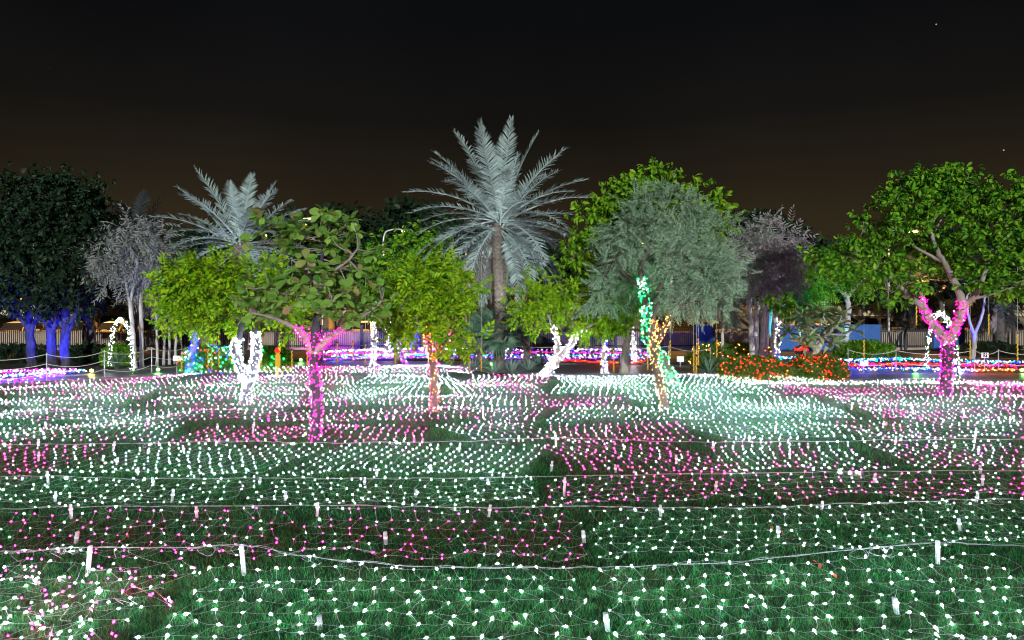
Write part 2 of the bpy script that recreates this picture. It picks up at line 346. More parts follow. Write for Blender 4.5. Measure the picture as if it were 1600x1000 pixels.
def make_tree(name, label, Y, trunks, lobes, n, leaf, lmat, bark, group=None, cat='tree', per=7, clump=.28, depth=.9,
              roll=.5, scale=(.8, 1.2), nlimb=7, seed=1, droop=0.0, leafy=True, bark0=None):
    """trunks: list of [(px,py,radius[,dy])...]; each starts on the ground or on an earlier one"""
    k0 = trunks[0][0]; base = P(k0[0], k0[1], Y); base[2] = 0
    root = empty(name, base, label, cat, group); paths = []
    for i, tr in enumerate(trunks):
        pts = []
        for t in tr:
            p = P(t[0], t[1], Y); p[1] += t[3] if len(t) > 3 else 0; pts.append(p)
        if i == 0: pts[0][2] = -.05
        nn = max(10, 5 * len(pts)); path = spline(pts, nn)
        rad = np.interp(np.linspace(0, 1, nn), np.linspace(0, 1, len(tr)), [t[2] for t in tr])
        path[1:-1] += rng.normal(0, 1, (nn - 2, 3)) * (rad[1:-1, None] * .10)
        if i == 0: rad[0] *= 1.35; rad[1] *= 1.12
        MB().tube(path, rad, 9).build('trunk' if i == 0 else 'limb', (bark0 or bark) if i == 0 else bark, root, True); paths.append((path, rad))
    pos, dirs, cents = crown_points(lobes, Y, n, depth, clump, per, seed)
    dirs[:, 2] -= droop
    tips = [p[-1] for p, _ in paths[1:]] or [paths[0][0][-1]]
    tr_ = [r[-1] for _, r in paths[1:]] or [paths[0][1][-1]]
    allc = np.concatenate(cents); rr = np.random.default_rng(seed + 50)
    for j in range(nlimb):
        c = cents[j % len(cents)]; t = c[rr.integers(len(c))]
        q = int(np.argmin([np.linalg.norm(t - tp) for tp in tips])); mb = MB()
        st = paths[q + 1 if len(paths) > 1 else 0]; kk = rr.integers(max(0, len(st[0]) - 4), len(st[0]))
        lp = limb_mesh(mb, st[0][kk], t, max(.018, st[1][kk] * .6), .010)
        for s in range(5):
            u = lp[rr.integers(4, 12)]; near = allc[np.argsort(np.linalg.norm(allc - u, axis=1))[rr.integers(2, min(14, len(allc)))]]
            limb_mesh(mb, u, near, .012, .004, 6, .1, 4)
        mb.build('limb', bark, root, True)
    if leafy:
        tv, tf = TP[leaf]
        v, f = orient(tv, tf, pos, dirs, np.random.default_rng(seed).uniform(*scale, len(pos)), roll)
        tag(MB().add(v, f).build('crown', lmat, root), kind='stuff')
    return root, paths, pos, dirs

OCT_V = np.array([(0, 0, 1.25), (1, 0, 0), (0, 1, 0), (-1, 0, 0), (0, -1, 0), (0, 0, -1.25)], float)
OCT_F = np.array([(0, 1, 2), (0, 2, 3), (0, 3, 4), (0, 4, 1), (5, 2, 1), (5, 3, 2), (5, 4, 3), (5, 1, 4)])
def bulbs(mb, pos, r, mi=0):
    pos = np.asarray(pos); n = len(pos)
    if n == 0: return
    d = rng.normal(0, 1, (n, 3)) + np.array((0, 0, .6))
    v, f = orient(OCT_V[:, [0, 2, 1]], OCT_F, pos, d, np.broadcast_to(r, (n,)) * rng.uniform(.85, 1.15, n))
    mb.add(v, f, np.repeat(mi, 8) if not np.isscalar(mi) else mi)

def string_lights(label, paths, colours, n, r=.024, turns=9, upto=1.0, lo=0.0, spread=.012, mix=None, name='string_lights', group=None):
    """paths: [(points, radii)] of trunks; bulbs on a helix of cable wound round them"""
    p0 = paths[0][0][0]; root = empty(name, (p0[0], p0[1], 0), label, 'string lights', group)
    tot = sum(np.linalg.norm(np.diff(p, axis=0), axis=1).sum() for p, _ in paths); mb = MB(); wire = MB()
    for p, rad in paths:
        L = np.linalg.norm(np.diff(p, axis=0), axis=1).sum(); m = int(n * L / tot)
        if m < 3: continue
        t = np.linspace(lo, upto, m); s = np.linspace(0, 1, len(p))
        c = np.c_[[np.interp(t, s, p[:, k]) for k in range(3)]].T; rd = np.interp(t, s, rad)
        T = np.c_[[np.interp(t, s, np.gradient(p[:, k])) for k in range(3)]].T; T /= np.linalg.norm(T, axis=1)[:, None]
        u = np.cross(T, (0, 1, 0.05)); u /= np.linalg.norm(u, axis=1)[:, None]; w = np.cross(T, u)
        a = t * turns * L / 1.5 * 2 * math.pi + rng.normal(0, .3, m)
        hp = c + (rd + .008)[:, None] * (np.cos(a)[:, None] * u + np.sin(a)[:, None] * w)
        a2 = rng.uniform(0, 2 * math.pi, m)
        bp = c + (rd + .012 + rng.uniform(0, spread, m))[:, None] * (np.cos(a2)[:, None] * u + np.sin(a2)[:, None] * w) + rng.normal(0, .02, (m, 3))
        mi = rng.choice(len(colours), m, p=mix)
        bulbs(mb, bp, r, mi)
        wire.tube(hp, .005, 3)
    wire.build('cable', M['greencord'], root); tag(mb.build('bulb', [E[c] for c in colours], root), kind='stuff')
    return root

# ------------------------------------------------------------------ ground, lawn, path
FAR = [(-900, 20.5), (-400, 21.0), (0, 22.3), (120, 23.6), (250, 25.0), (380, 27.0), (500, 29.0), (740, 28.3), (770, 26.6), (850, 25.2), (1000, 25.3), (1150, 24.9), (1330, 23.6), (1600, 23.4), (2100, 23.0), (2600, 23.0)]
def yfar(px): return np.interp(px, [a for a, _ in FAR], [b for _, b in FAR])
def sheet(name, pts, z, m, kind='structure'):
    import bmesh
    bm = bmesh.new(); bm.faces.new([bm.verts.new((float(x), float(y), z)) for x, y in pts]); bmesh.ops.triangulate(bm, faces=bm.faces[:])
    for f in bm.faces:
        if f.normal.z < 0: f.normal_flip()
    me = bpy.data.meshes.new(name); bm.to_mesh(me); bm.free(); me.materials.append(m)
    o = bpy.data.objects.new(name, me); col.objects.link(o); return tag(o, kind=kind)
sheet('ground', [(-400, -60), (400, -60), (400, 600), (-400, 600)], -.012, M['soil'])
edge = [(X(px, yfar(px)), yfar(px)) for px in np.linspace(2500, -800, 90)]
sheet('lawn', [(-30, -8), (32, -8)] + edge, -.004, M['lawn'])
PATHW = [(-900, 1.6), (0, 1.5), (80, 2.6), (250, 3.0), (500, 3.2), (740, 3.4), (850, 4.6), (1010, 4.8), (1100, 3.0), (1330, 3.2), (1600, 3.4), (2600, 3.2)]
def pathw(px): return np.interp(px, [a for a, _ in PATHW], [b for _, b in PATHW])
inner = [(X(px, yfar(px) + .18), yfar(px) + .18) for px in np.linspace(2400, -700, 80)]
outer = [(X(px, yfar(px) + pathw(px)), yfar(px) + pathw(px)) for px in np.linspace(-700, 2400, 80)]
sheet('path', inner + outer, -.000, M['paver'])
for nm, pts in (('lawn_kerb', inner), ('bed_kerb', outer)):
    o = MB().tube([(x, y, .02) for x, y in pts], .06, 4).build('kerb', M['kerb']); tag(o, kind='structure')
sheet('car_park', [(-80, 40.3), (80, 40.3), (80, 68), (-80, 68)], -.004, M['asphalt'])
sheet('road', [(-160, 74), (160, 74), (160, 92), (-160, 92)], -.006, M['asphalt'])

def lawn_bump(x, y): return .012 * np.sin(x * 1.7 + y * .6) * np.cos(y * 2.1) 

def make_grass():
    zones = [(4.6, 6.6, 2300, .050, .0055), (6.6, 8.6, 1500, .050, .0065), (8.6, 11.5, 800, .050, .008), (11.5, 16, 300, .052, .012), (16, 24, 90, .055, .018)]
    mb = MB()
    for y0, y1, dens, h, w in zones:
        A = .78 * (y1 ** 2 - y0 ** 2) + 2.2 * (y1 - y0); n = int(A * dens)
        y = np.sqrt(rng.uniform(y0 ** 2, y1 ** 2, n)); x = rng.uniform(-1, 1, n) * (.78 * y + 1.1)
        keep = y < yfar(800 + x / y * F) - .1; x, y = x[keep], y[keep]; n = len(x)
        clump = .75 + .45 * np.sin(x * 9 + 3 * np.sin(y * 7)) * np.sin(y * 11 + 2 * np.sin(x * 5)) + rng.normal(0, .2, n)
        hh = h * np.clip(clump, .35, 1.7) * rng.uniform(.7, 1.35, n)
        a = rng.uniform(0, 2 * math.pi, n); lean = rng.uniform(.35, 1.5, n) * hh
        dx, dy = np.cos(a), np.sin(a); b = rng.uniform(0, 2 * math.pi, n); wx, wy = np.cos(b) * w / 2, np.sin(b) * w / 2
        z0 = np.full(n, -.004)
        v = np.stack([np.c_[x - wx, y - wy, z0], np.c_[x + wx, y + wy, z0],
                      np.c_[x - wx * .8 + dx * lean * .35, y - wy * .8 + dy * lean * .35, hh * .62], np.c_[x + wx * .8 + dx * lean * .35, y + wy * .8 + dy * lean * .35, hh * .62],
                      np.c_[x + dx * lean, y + dy * lean, hh]], 1)
        f = np.array([(0, 1, 3), (0, 3, 2), (2, 3, 4)])[None] + (np.arange(n) * 5)[:, None, None]
        mb.add(v.reshape(-1, 3), f.reshape(-1, 3))
    tag(mb.build('lawn_grass', M['grass']), 'short green grass blades growing all over the lawn', 'grass', kind='stuff')
make_grass()

# ------------------------------------------------------------------ light nets on the lawn
ROWS = [5.0, 7.05, 8.9, 10.5, 12.9, 15.2, 17.3, 19.4, 21.9, 25.4, 29.0]
NETS = [
 [(-140, 250, 'tangle'), (250, 940, 'white'), (940, 1760, 'white')],
 [(-100, 455, 'pink'), (455, 925, 'pink'), (925, 1330, 'white'), (1330, 1720, 'white')],
 [(-90, 400, 'white'), (400, 850, 'white'), (850, 1190, 'pink'), (1190, 1700, 'pink')],
 [(-80, 150, 'pink'), (150, 480, 'white'), (480, 850, 'white'), (850, 1130, 'pink'), (1130, 1400, 'mix'), (1400, 1690, 'mix')],
 [(-80, 290, 'pale'), (290, 690, 'pink'), (700, 860, 'pale'), (860, 1100, 'pink'), (1100, 1350, 'white'), (1350, 1690, 'mix')],
 [(-80, 280, 'pale'), (280, 600, 'mix'), (600, 860, 'mix'), (860, 1120, 'white'), (1120, 1350, 'white'), (1350, 1680, 'mix')],
 [(-80, 220, 'pale'), (220, 600, 'mix'), (600, 850, 'pale'), (850, 1000, 'pink'), (1000, 1300, 'white'), (1300, 1680, 'pale')],
 [(-80, 260, 'mix'), (260, 520, 'pale'), (520, 700, 'white'), (700, 860, 'mix'), (860, 1200, 'white'), (1200, 1680, 'pink')],
 [(-80, 300, 'mix'), (300, 560, 'mix'), (560, 720, 'white'), (720, 860, 'mix'), (860, 1200, 'white'), (1200, 1680, 'white')],
 [(330, 560, 'mix'), (560, 752, 'pale')],
]
FRAC = {'white': 0.0, 'pale': .20, 'mix': .40, 'pink': .6, 'tangle': .3}
LM = [('magenta lit slim trunk', 492, 13.6), ('white forked trunk', 385, 18.9), ('red orange trunk', 677, 17.3), ('gold lit trunk', 1040, 17.6), ('green lit trunk', 1055, 22.6), ('magenta forked trunk', 1476, 19.7), ('leaning white trunks', 848, 25.3), ('agaves', 785, 26.5), ('red hedges', 1225, 24.0), ('tangled net', 40, 6.0), ('light arch', 190, 27.0), ('purple trunk', 634, 28.2), ('blue lit bed', 30, 24.5)]
MODE = {'white': 'white bulb net', 'pale': 'white net few pink bulbs', 'mix': 'white net many pink bulbs', 'pink': 'pink and white net'}
def net_label(mode, x, y):
    if mode == 'tangle': return NLAB[mode]
    q = sorted(LM, key=lambda l: (X(l[1], l[2]) - x) ** 2 + (l[2] - y) ** 2)
    return '%s nearest the %s, then the %s' % (MODE[mode], q[0][0], q[1][0])
NLAB = {'white': 'net of cool white bulbs staked out over the green lawn', 'pale': 'net of white bulbs with a sprinkle of pink on the lawn',
        'mix': 'net of white bulbs with many pink ones on the lawn', 'pink': 'net of pink and white bulbs laid in equal number on the lawn',
        'tangle': 'tangled bunched net of white and pink bulbs heaped on the grass'}
def ywarp(x, y): return np.maximum(0, x - 1.0) * .075 * np.clip((19 - y) / 10, 0, 1)
def near_bulb_mesh(c):
    mb = MB(); pr = [(.0, .0175), (.0056, .013), (.0092, .0055), (.0095, -.0035), (.006, -.009), (.0, -.010)]
    mb.lathe(pr, sides=7, mi=0); mb.lathe([(.0, -.034), (.004, -.033), (.0065, -.024), (.0085, -.009)], sides=6, mi=1)
    return mb.mesh('bulb', [E[c], M['cord']], True)
NB = {c: near_bulb_mesh(c) for c in ('white', 'pink')}
def make_net(ri, ci, pl, pr, mode):
    Y0, Y1 = ROWS[ri], ROWS[ri + 1]; Ym = (Y0 + Y1) / 2
    r = np.random.default_rng(100 + ri * 13 + ci)
    gap = 0.0 if ri < 4 else r.uniform(.05, .5) * (1 if r.random() < .6 else .2)
    gx = .05 if ri < 3 else .12
    x0, x1 = X(pl, Ym) + gx, X(pr, Ym) - gx; depth = Y1 - Y0 - gap
    dx = .20 if ri < 1 else .175 if ri < 7 else .19; dy = .21 if ri < 1 else .235 if ri < 4 else .26 if ri < 7 else .30
    nu, nv = max(3, int((x1 - x0) / dx)), max(3, int(depth / dy))
    u, v = np.meshgrid(np.arange(nu), np.arange(nv), indexing='ij')
    ph, sk, am = r.uniform(0, 6.28), r.uniform(-.12, .12) if ri < 3 else r.uniform(-.5, .5), .04 if ri < 3 else r.uniform(.08, .30)
    t = (v + .3) / nv
    x = x0 + (u + .5 * (v % 2) * (ri < 3)) * (x1 - x0) / nu + sk * (t - .5) * (1 + .6 * np.sin(u * .12 + ph)) + am * np.sin(t * 3.1 + ph + u * .05)
    y = Y0 + .06 + t * depth + .07 * np.sin(x * 1.3 + ph) * (ri > 0)
    jit = (.032, .036) if ri < 3 else (.016, .02)
    x = x + r.normal(0, jit[0], x.shape); y = y + r.normal(0, jit[1], y.shape)
    if mode == 'tangle':
        x = x + .08 * np.sin(y * 7 + x * 3) + r.normal(0, .045, x.shape); y = y + .08 * np.sin(x * 5) + r.normal(0, .045, y.shape)
    y = y + ywarp(x, y)
    e = np.minimum(t, 1 - t) * depth
    rise = (.20 if ri < 3 else .17) * np.exp(-e / .16) * (.35 + .65 * (.5 + .5 * np.sin(2 * math.pi * x / 1.7 + ph * .3 + ri)))
    mound = (0 if ri < 2 else .05 if ri < 4 else .15) * np.sin(math.pi * np.clip(t, 0, 1)) * (.5 + .5 * np.sin(x * r.uniform(.8, 1.6) + ph)) 
    z = (.038 if ri < 2 else .05) + rise + mound + np.abs(r.normal(0, .014, x.shape))
    px = 800 + x / y * F; ok = y < yfar(px) - .32
    for tx, ty, tr in LAWN_TRUNKS: ok &= (x - tx) ** 2 + (y - ty) ** 2 > tr ** 2
    frac = FRAC[mode] * (.6 + .8 * (np.sin(x * 1.1 + ph) * np.sin(y * 2.3 + ph) * .5 + .5))
    pk = r.random(x.shape) < frac
    if mode == 'pink': pk = ((u + v) % 2 == 0) | (r.random(x.shape) < .40)
    pts = np.stack([x, y, z], -1)
    root = empty('light_net', ((x0 + x1) / 2, Y0, 0), net_label(mode, (x0 + x1) / 2, Ym), 'light net', {'white': 'white light nets', 'pale': 'white nets with a few pink bulbs', 'mix': 'white nets with many pink bulbs', 'pink': 'pink and white light nets', 'tangle': None}[mode])
    if ri < 6:                                                  # net cables
        mb = MB(); rad = .0017 if ri < 2 else .0018
        P4 = []
        for iu in range(nu):
            for iv in range(nv):
                for du, dv in ((1, 0), (0, 1)):
                    ju, jv = iu + du, iv + dv
                    if ju < nu and jv < nv and ok[iu, iv] and ok[ju, jv] and (ri < 3 or dv): P4.append((pts[iu, iv], pts[ju, jv]))
        if P4:
            a = np.array([q[0] for q in P4]); b = np.array([q[1] for q in P4]); mid = (a + b) / 2 + r.normal(0, .012, a.shape) - np.array((0, 0, .012))
            mid[:, 2] = np.maximum(mid[:, 2], .035)
            for s, q in ((a, mid), (mid, b)):
                d = q - s; L = np.linalg.norm(d, axis=1); tv = np.array([(c * rad, yy, s_ * rad) for yy in (0, 1) for c, s_ in ((0, 1), (.87, -.5), (-.87, -.5))])
                dn = d / L[:, None]; up = np.tile((0, 0, 1.0), (len(d), 1)); rr = np.cross(dn, up); rr /= np.linalg.norm(rr, axis=1)[:, None] + 1e-9; nn = np.cross(rr, dn)
                vv = tv[None, :, 0:1] * rr[:, None] + tv[None, :, 1:2] * d[:, None] + tv[None, :, 2:3] * nn[:, None] + s[:, None]
                tf = np.array([(0, 1, 4), (0, 4, 3), (1, 2, 5), (1, 5, 4), (2, 0, 3), (2, 3, 5)])
                mb.add(vv.reshape(-1, 3), (tf[None] + (np.arange(len(d)) * 6)[:, None, None]).reshape(-1, 3))
            if mode == 'tangle':
                for _ in range(12):
                    c = pts[r.integers(nu), r.integers(nv)]; q = c + np.cumsum(r.normal(0, .09, (7, 3)), axis=0) * np.array((1.6, 1, .35)); q[:, 2] = np.clip(q[:, 2], .05, .3)
                    mb.tube(spline(q, 16), .0024, 3, cap=False)
            tag(mb.build('net_cable', M['netcord'], root), kind='stuff')
    ok &= r.random(x.shape) > .025                              # a few dead bulbs
    P_, K = pts[ok], pk[ok]
    if ri == 0:                                                 # nearest bulbs one by one
        inv = -Vector(root.location)
        for p, k in zip(P_, K):
            o = bpy.data.objects.new('bulb', NB['pink' if k else 'white']); col.objects.link(o); o.parent = root
            o.location = Vector(p) + inv; o.rotation_euler = (r.uniform(.5, 1.9) * r.choice((-1, 1)), r.uniform(-1, 1), r.uniform(0, 6.28)); o.scale = (r.uniform(.75, 1.15),) * 3
        if mode == 'tangle':
            Q = P_[r.integers(0, len(P_), 150)] + r.normal(0, .06, (150, 3)); Q[:, 2] = np.clip(np.abs(Q[:, 2]), .05, .25)
            mb = MB(); bulbs(mb, Q, .010, (r.random(150) < .38).astype(int)); tag(mb.build('bulb_bunch', [E['white'], E['pink']], root), kind='stuff')
    elif len(P_):
        mb = MB(); bulbs(mb, P_, (.0084 - .00026 * min(ri, 7)) * r.uniform(.7, 1.2, len(P_)), K.astype(int)); tag(mb.build('bulb', [E['white'], E['pink']], root), kind='stuff')
    return root
LAWN_TRUNKS = [(X(492, 13.6), 13.6, .2), (X(385, 18.9), 18.9, .2), (X(677, 17.3), 17.3, .2), (X(1040, 17.6), 17.6, .18), (X(1476, 19.7), 19.7, .25), (X(1055, 23), 23, .2)]
for ri, row in enumerate(NETS):
    for ci, (a, b, m) in enumerate(row): make_net(ri, ci, a, b, m)

# ropes carrying the nets
def net_rope(label, Yc, pts):
    q = []
    for px, py in pts:
        y = Yc; x = X(px, y); y2 = y + float(ywarp(np.array(x), np.array(y))); q.append(P(px, py, y2))
    sp = spline(q, 90); sp[:, 2] = np.maximum(sp[:, 2], .05); sp += rng.normal(0, .004, sp.shape)
    root = empty('net_rope', (0, Yc, 0), label, 'rope', 'white ropes carrying the light nets')
    MB().tube(sp, .0034 if Yc < 9 else .0026, 5).build('cord', M['ropecord'] if Yc < 9 else M['netcord'], root, True)
    sp2 = sp + np.c_[rng.normal(0, .01, len(sp)), rng.normal(0, .014, len(sp)), .012 * np.sin(np.arange(len(sp)) * 1.3)]
    MB().tube(sp2, .003, 4).build('cord', M['ropecord'] if Yc < 8 else M['netcord'], root, True)
    knots = MB(); bp = []
    for s in range(16):                                        # loose loops of cable and bulbs tied along the rope
        c = sp[rng.integers(2, len(sp) - 2)]; th = np.linspace(0, 2 * math.pi * rng.uniform(.7, 1.3), 12); a, b = rng.uniform(.03, .10), rng.uniform(.02, .07)
        lp = c + np.c_[a * np.cos(th) + np.linspace(0, .1, 12) * rng.normal(), .03 * np.sin(th * 2), b * np.sin(th) - b * .9]; lp[:, 2] = np.maximum(lp[:, 2], .03); knots.tube(lp, .003, 3, cap=False)
        bp.append(c + rng.normal(0, .02, 3) + np.array((0, 0, -.01)))
    tag(knots.build('cable_loop', M['ropecord'], root), kind='stuff'); mb = MB(); bulbs(mb, np.array(bp), .0095); tag(mb.build('bulb', E['white'], root), kind='stuff')
net_rope('white rope tied along the tall pipe stakes where tangled net begins', 7.05, [(-60, 866), (20, 861), (137, 855), (260, 856), (382, 852), (470, 868), (620, 883), (800, 888), (930, 887), (1130, 879), (1300, 862), (1465, 848), (1540, 851), (1700, 852)])
net_rope('white rope strung behind the two long pink nets', 8.9, [(-60, 798), (112, 792), (308, 791), (495, 789), (640, 791), (763, 793), (900, 791), (1032, 793), (1200, 793), (1283, 788), (1440, 784), (1525, 780), (1700, 780)])
net_rope('white rope with bright bulbs crossing the middle of the lawn', 10.5, [(-60, 745), (76, 744), (200, 748), (405, 747), (569, 748), (763, 746), (881, 744), (1000, 742), (1250, 738), (1400, 736), (1700, 735)])
net_rope('slack white rope along the foot of the pink trunk', 12.9, [(-60, 695), (160, 693), (394, 690), (480, 692), (700, 690), (869, 684), (1057, 690), (1240, 690), (1522, 686), (1700, 688)])

# pipe stakes
STK = [(137, 895, 42), (382, 898, 46), (1465, 880, 35), (500, 982, 20), (951, 985, 27), (1402, 958, 24), (112, 810, 22), (308, 808, 17), (495, 806, 21), (763, 807, 18), (1032, 806, 17), (1283, 796, 13), (1525, 784, 14),
       (118, 848, 17), (603, 850, 19), (913, 847, 18), (1217, 838, 16), (1500, 828, 18), (76, 758, 22), (86, 783, 15), (268, 784, 18), (445, 782, 14), (650, 777, 12), (881, 775, 29), (1366, 754, 12), (240, 757, 11), (215, 742, 11),
       (405, 757, 11), (569, 757, 11), (588, 744, 11), (673, 737, 11), (763, 757, 9), (717, 706, 11), (869, 698, 22), (861, 736, 15), (394, 677, 18), (755, 652, 18), (1057, 724, 13), (1117, 767, 15), (1211, 677, 12), (1258, 637, 12), (1427, 647, 15),
       (1507, 652, 14), (1522, 692, 22), (1528, 710, 13), (1533, 740, 13), (1534, 758, 16), (1398, 695, 11), (1578, 662, 11), (1171, 690, 10), (947, 682, 18), (500, 676, 16), (288, 708, 12), (176, 706, 16), (60, 720, 14), (60, 697, 11), (182, 726, 11),
       (1234, 716, 12), (1330, 640, 11), (1380, 668, 10), (1115, 700, 10), (1460, 700, 9), (962, 738, 12), (1000, 648, 9), (810, 690, 10), (232, 664, 11), (340, 672, 10), (72, 668, 9)]
def stake_mesh(h, lean, wide):
    mb = MB(); r = .019 * wide
    mb.lathe([(r, -.04), (r, h), (r * .82, h), (r * .82, h - .05), (0, h - .05)], sides=12)
    v = mb.v[0]; v[:, 0] += lean * np.clip(v[:, 2], 0, 1); return mb
for i, (px, py, hp) in enumerate(STK):
    Y = gY(py); h = hp * Y / F; lean = random.uniform(-.2, .2); mb = stake_mesh(h, lean, 1.0 + .25 * (py > 840) - .05)
    tall = h > .24
    q = sorted(LM, key=lambda l: (X(l[1], l[2]) - X(px, Y)) ** 2 + (l[2] - Y) ** 2)
    root = empty('pipe_stake', (X(px, Y), Y, 0), ('tall' if tall else 'short') + ' white pipe stake nearest the %s, then the %s' % (q[0][0], q[1][0]), 'stake', 'tall pipe stakes' if tall else 'short pipe stakes')
    o = mb.build('pipe', M['pvc']); o.parent = root
    c = MB().lathe([(.0245, h - .075), (.026, h - .07), (.026, h - .055), (.0245, h - .05)], (lean * (h - .06), 0, 0), 10).build('cable_tie', M['cord']); c.parent = root

# ------------------------------------------------------------------ trees on the lawn
# broad-leaved tree with magenta trunk
def almond_tree():
    Y = 13.6
    tr = [[(492, 692, .10), (494, 630, .092), (491, 575, .09), (491, 530, .085), (496, 495, .07), (499, 455, .06), (502, 415, .045), (506, 370, .02)],
          [(491, 555, .085), (478, 528, .07), (462, 512, .05), (435, 496, .035, -.3), (405, 488, .02, -.4)],
          [(493, 550, .085), (515, 528, .06), (545, 508, .045, .2), (575, 485, .03, .3), (592, 470, .02, .3)],
          [(499, 455, .05), (480, 430, .035, .3), (455, 405, .025, .4), (430, 385, .015, .5)], [(500, 450, .05), (520, 430, .035, -.3), (550, 410, .025, -.4), (565, 392, .015, -.4)],
          [(497, 480, .05), (520, 470, .035, -.5), (540, 470, .02, -.9)], [(496, 485, .05), (470, 465, .035, -.4), (440, 450, .02, -.8)]]
    k0 = tr[0][0]; base = P(k0[0], k0[1], Y); base[2] = 0
    root = empty('broadleaf_tree', base, 'small tree with big round glossy leaves in tiers above a magenta lit trunk', 'tree')
    paths = []
    for i, t in enumerate(tr):
        pts = [P(a[0], a[1], Y) + np.array((0, a[3] if len(a) > 3 else 0, 0)) for a in t]
        if i == 0: pts[0][2] = -.05
        nn = 6 * len(pts); path = spline(pts, nn); rad = np.interp(np.linspace(0, 1, nn), np.linspace(0, 1, len(t)), [a[2] for a in t])
        path[1:-1] += rng.normal(0, 1, (nn - 2, 3)) * rad[1:-1, None] * .08
        MB().tube(path, rad, 9).build('trunk' if i == 0 else 'limb', M['blackbark'] if i == 0 else M['bark'], root, True); paths.append((path, rad))
    # rosettes of leaves in three tiers
    r = np.random.default_rng(5); ros = []
    for (x0, x1, y0, y1, n, dy) in ((375, 600, 455, 502, 62, 1.15), (410, 592, 400, 450, 50, .95), (400, 570, 340, 398, 42, .7)):
        for _ in range(n):
            a = r.uniform(0, 6.28); q = math.sqrt(r.uniform(.12, 1))
            ros.append(P((x0 + x1) / 2 + (x1 - x0) / 2 * q * math.cos(a), r.uniform(y0, y1) - 14 * q * abs(math.cos(a)) * r.uniform(-.2, 1), Y) + np.array((0, dy * q * math.sin(a), 0)))
    ros += [P(a, b, Y) + np.array((0, r.uniform(-.3, .3), 0)) for a, b in ((402, 338), (388, 380), (465, 345), (535, 352), (562, 365), (590, 388), (372, 470), (610, 470), (440, 372), (520, 345))]
    twigs = MB(); allp = np.concatenate([p[len(p) // 3:] for p, _ in paths])
    lm = []
    for k in range(5):
        v, f = T_ovate(1, .66, .18, .10 + .09 * k); lm.append(MB().add(v, f).mesh('leaf', M['leaf_almond'], True))
    inv = -Vector(root.location); cnt = 0; rest = MB()
    order = sorted(ros, key=lambda p: p[1])
    for p in order:
        q = allp[np.argmin(np.linalg.norm(allp - p, axis=1))]; limb_mesh(twigs, q, p, .014, .006, 8, .08, 5)
        n = r.integers(7, 12); a0 = r.uniform(0, 6.28)
        for j in range(n):
            az = a0 + 2 * math.pi * j / n + r.uniform(-.3, .3); el = r.uniform(-.8, 1.1); l = r.uniform(.15, .26)
            if cnt < 300:
                o = put(lm[r.integers(5)], 'leaf', root, Vector(p) + inv + Vector((r.normal(0, .02), r.normal(0, .02), r.normal(0, .03))), (el, r.uniform(-1.0, 1.0), az), l); cnt += 1
            else:
                v, f = T_ovate(l, l * .66, .2, .25); rest.add(*orient(v, f, p[None], np.array([(-math.sin(az) * math.cos(el), math.cos(az) * math.cos(el), math.sin(el))]), 1.0, .3))
    tag(twigs.build('twig', M['bark'], root, True), kind='stuff')
    tag(rest.build('crown', M['leaf_almond'], root, True), kind='stuff')
    lo = [(paths[0][0][:24], paths[0][1][:24]), (paths[1][0][:16], paths[1][1][:16]), (paths[2][0][:13], paths[2][1][:13])]
    string_lights('magenta string lights wound tightly round the trunk of the broad leaved tree', lo, ['magenta', 'blush'], 430, .011, 7, mix=[.92, .08])
almond_tree()

_, p2, _, _ = make_tree('lime_leaf_tree', 'lime leaved tree with a forked trunk wrapped in dense white lights', 18.9,
    [[(385, 630, .125), (386, 612, .115), (387, 598, .125), (387, 590, .11)], [(387, 596, .10), (374, 570, .09), (367, 545, .085), (374, 525, .08), (378, 495, .05), (360, 465, .03)],
     [(388, 596, .11), (398, 567, .10), (402, 540, .09), (398, 515, .08), (408, 480, .05), (430, 450, .03)]],
    [(325, 455, 52, 38), (292, 450, 28, 32), (390, 440, 48, 32, .4), (440, 465, 30, 34, .3), (345, 422, 40, 20), (300, 490, 28, 20), (345, 492, 36, 16, .5), (455, 500, 12, 20, -.2), (275, 445, 14, 28)],
    900, 'lime', M['leaf_lime'], M['blackbark'], seed=3, clump=.19, nlimb=10)
string_lights('dense brilliant white string lights covering the forked trunk under lime leaves', [(p2[0][0], p2[0][1]), (p2[1][0][:18], p2[1][1][:18]), (p2[2][0][:18], p2[2][1][:18])], ['snow', 'lav'], 540, .0125, 12, spread=.03, mix=[.93, .07])

_, p3, _, _ = make_tree('yellow_leaf_tree', 'yellow leaved tree on a slim forked trunk wrapped in red orange lights', 17.3,
    [[(677, 645, .105), (678, 605, .10), (676, 565, .10), (675, 552, .09)], [(675, 556, .075), (670, 538, .07), (667, 522, .06), (672, 490, .04), (640, 450, .02)],
     [(677, 556, .07), (690, 541, .065), (702, 527, .05), (722, 505, .03), (728, 480, .02)], [(678, 560, .05), (705, 545, .03), (722, 518, .025), (715, 495, .02)]],
    [(688, 458, 40, 38), (642, 452, 40, 30, .4), (660, 428, 42, 22, .3), (720, 465, 18, 26), (698, 496, 34, 18, -.2), (735, 528, 24, 12, -.4), (715, 535, 20, 10, -.3), (625, 500, 25, 18, .2), (608, 470, 28, 28, .5), (630, 522, 14, 12, -.2)],
    680, 'lime', M['leaf_lime'], M['darkbark'], seed=4, clump=.17, nlimb=12, scale=(.65, 1.0))
string_lights('red and orange string lights round the slim trunk under yellow leaves', [(p3[0][0], p3[0][1]), (p3[1][0][:16], p3[1][1][:16]), (p3[2][0][:14], p3[2][1][:14])], ['red', 'orange', 'gold', 'pink'], 260, .0115, 8, mix=[.42, .33, .15, .10])

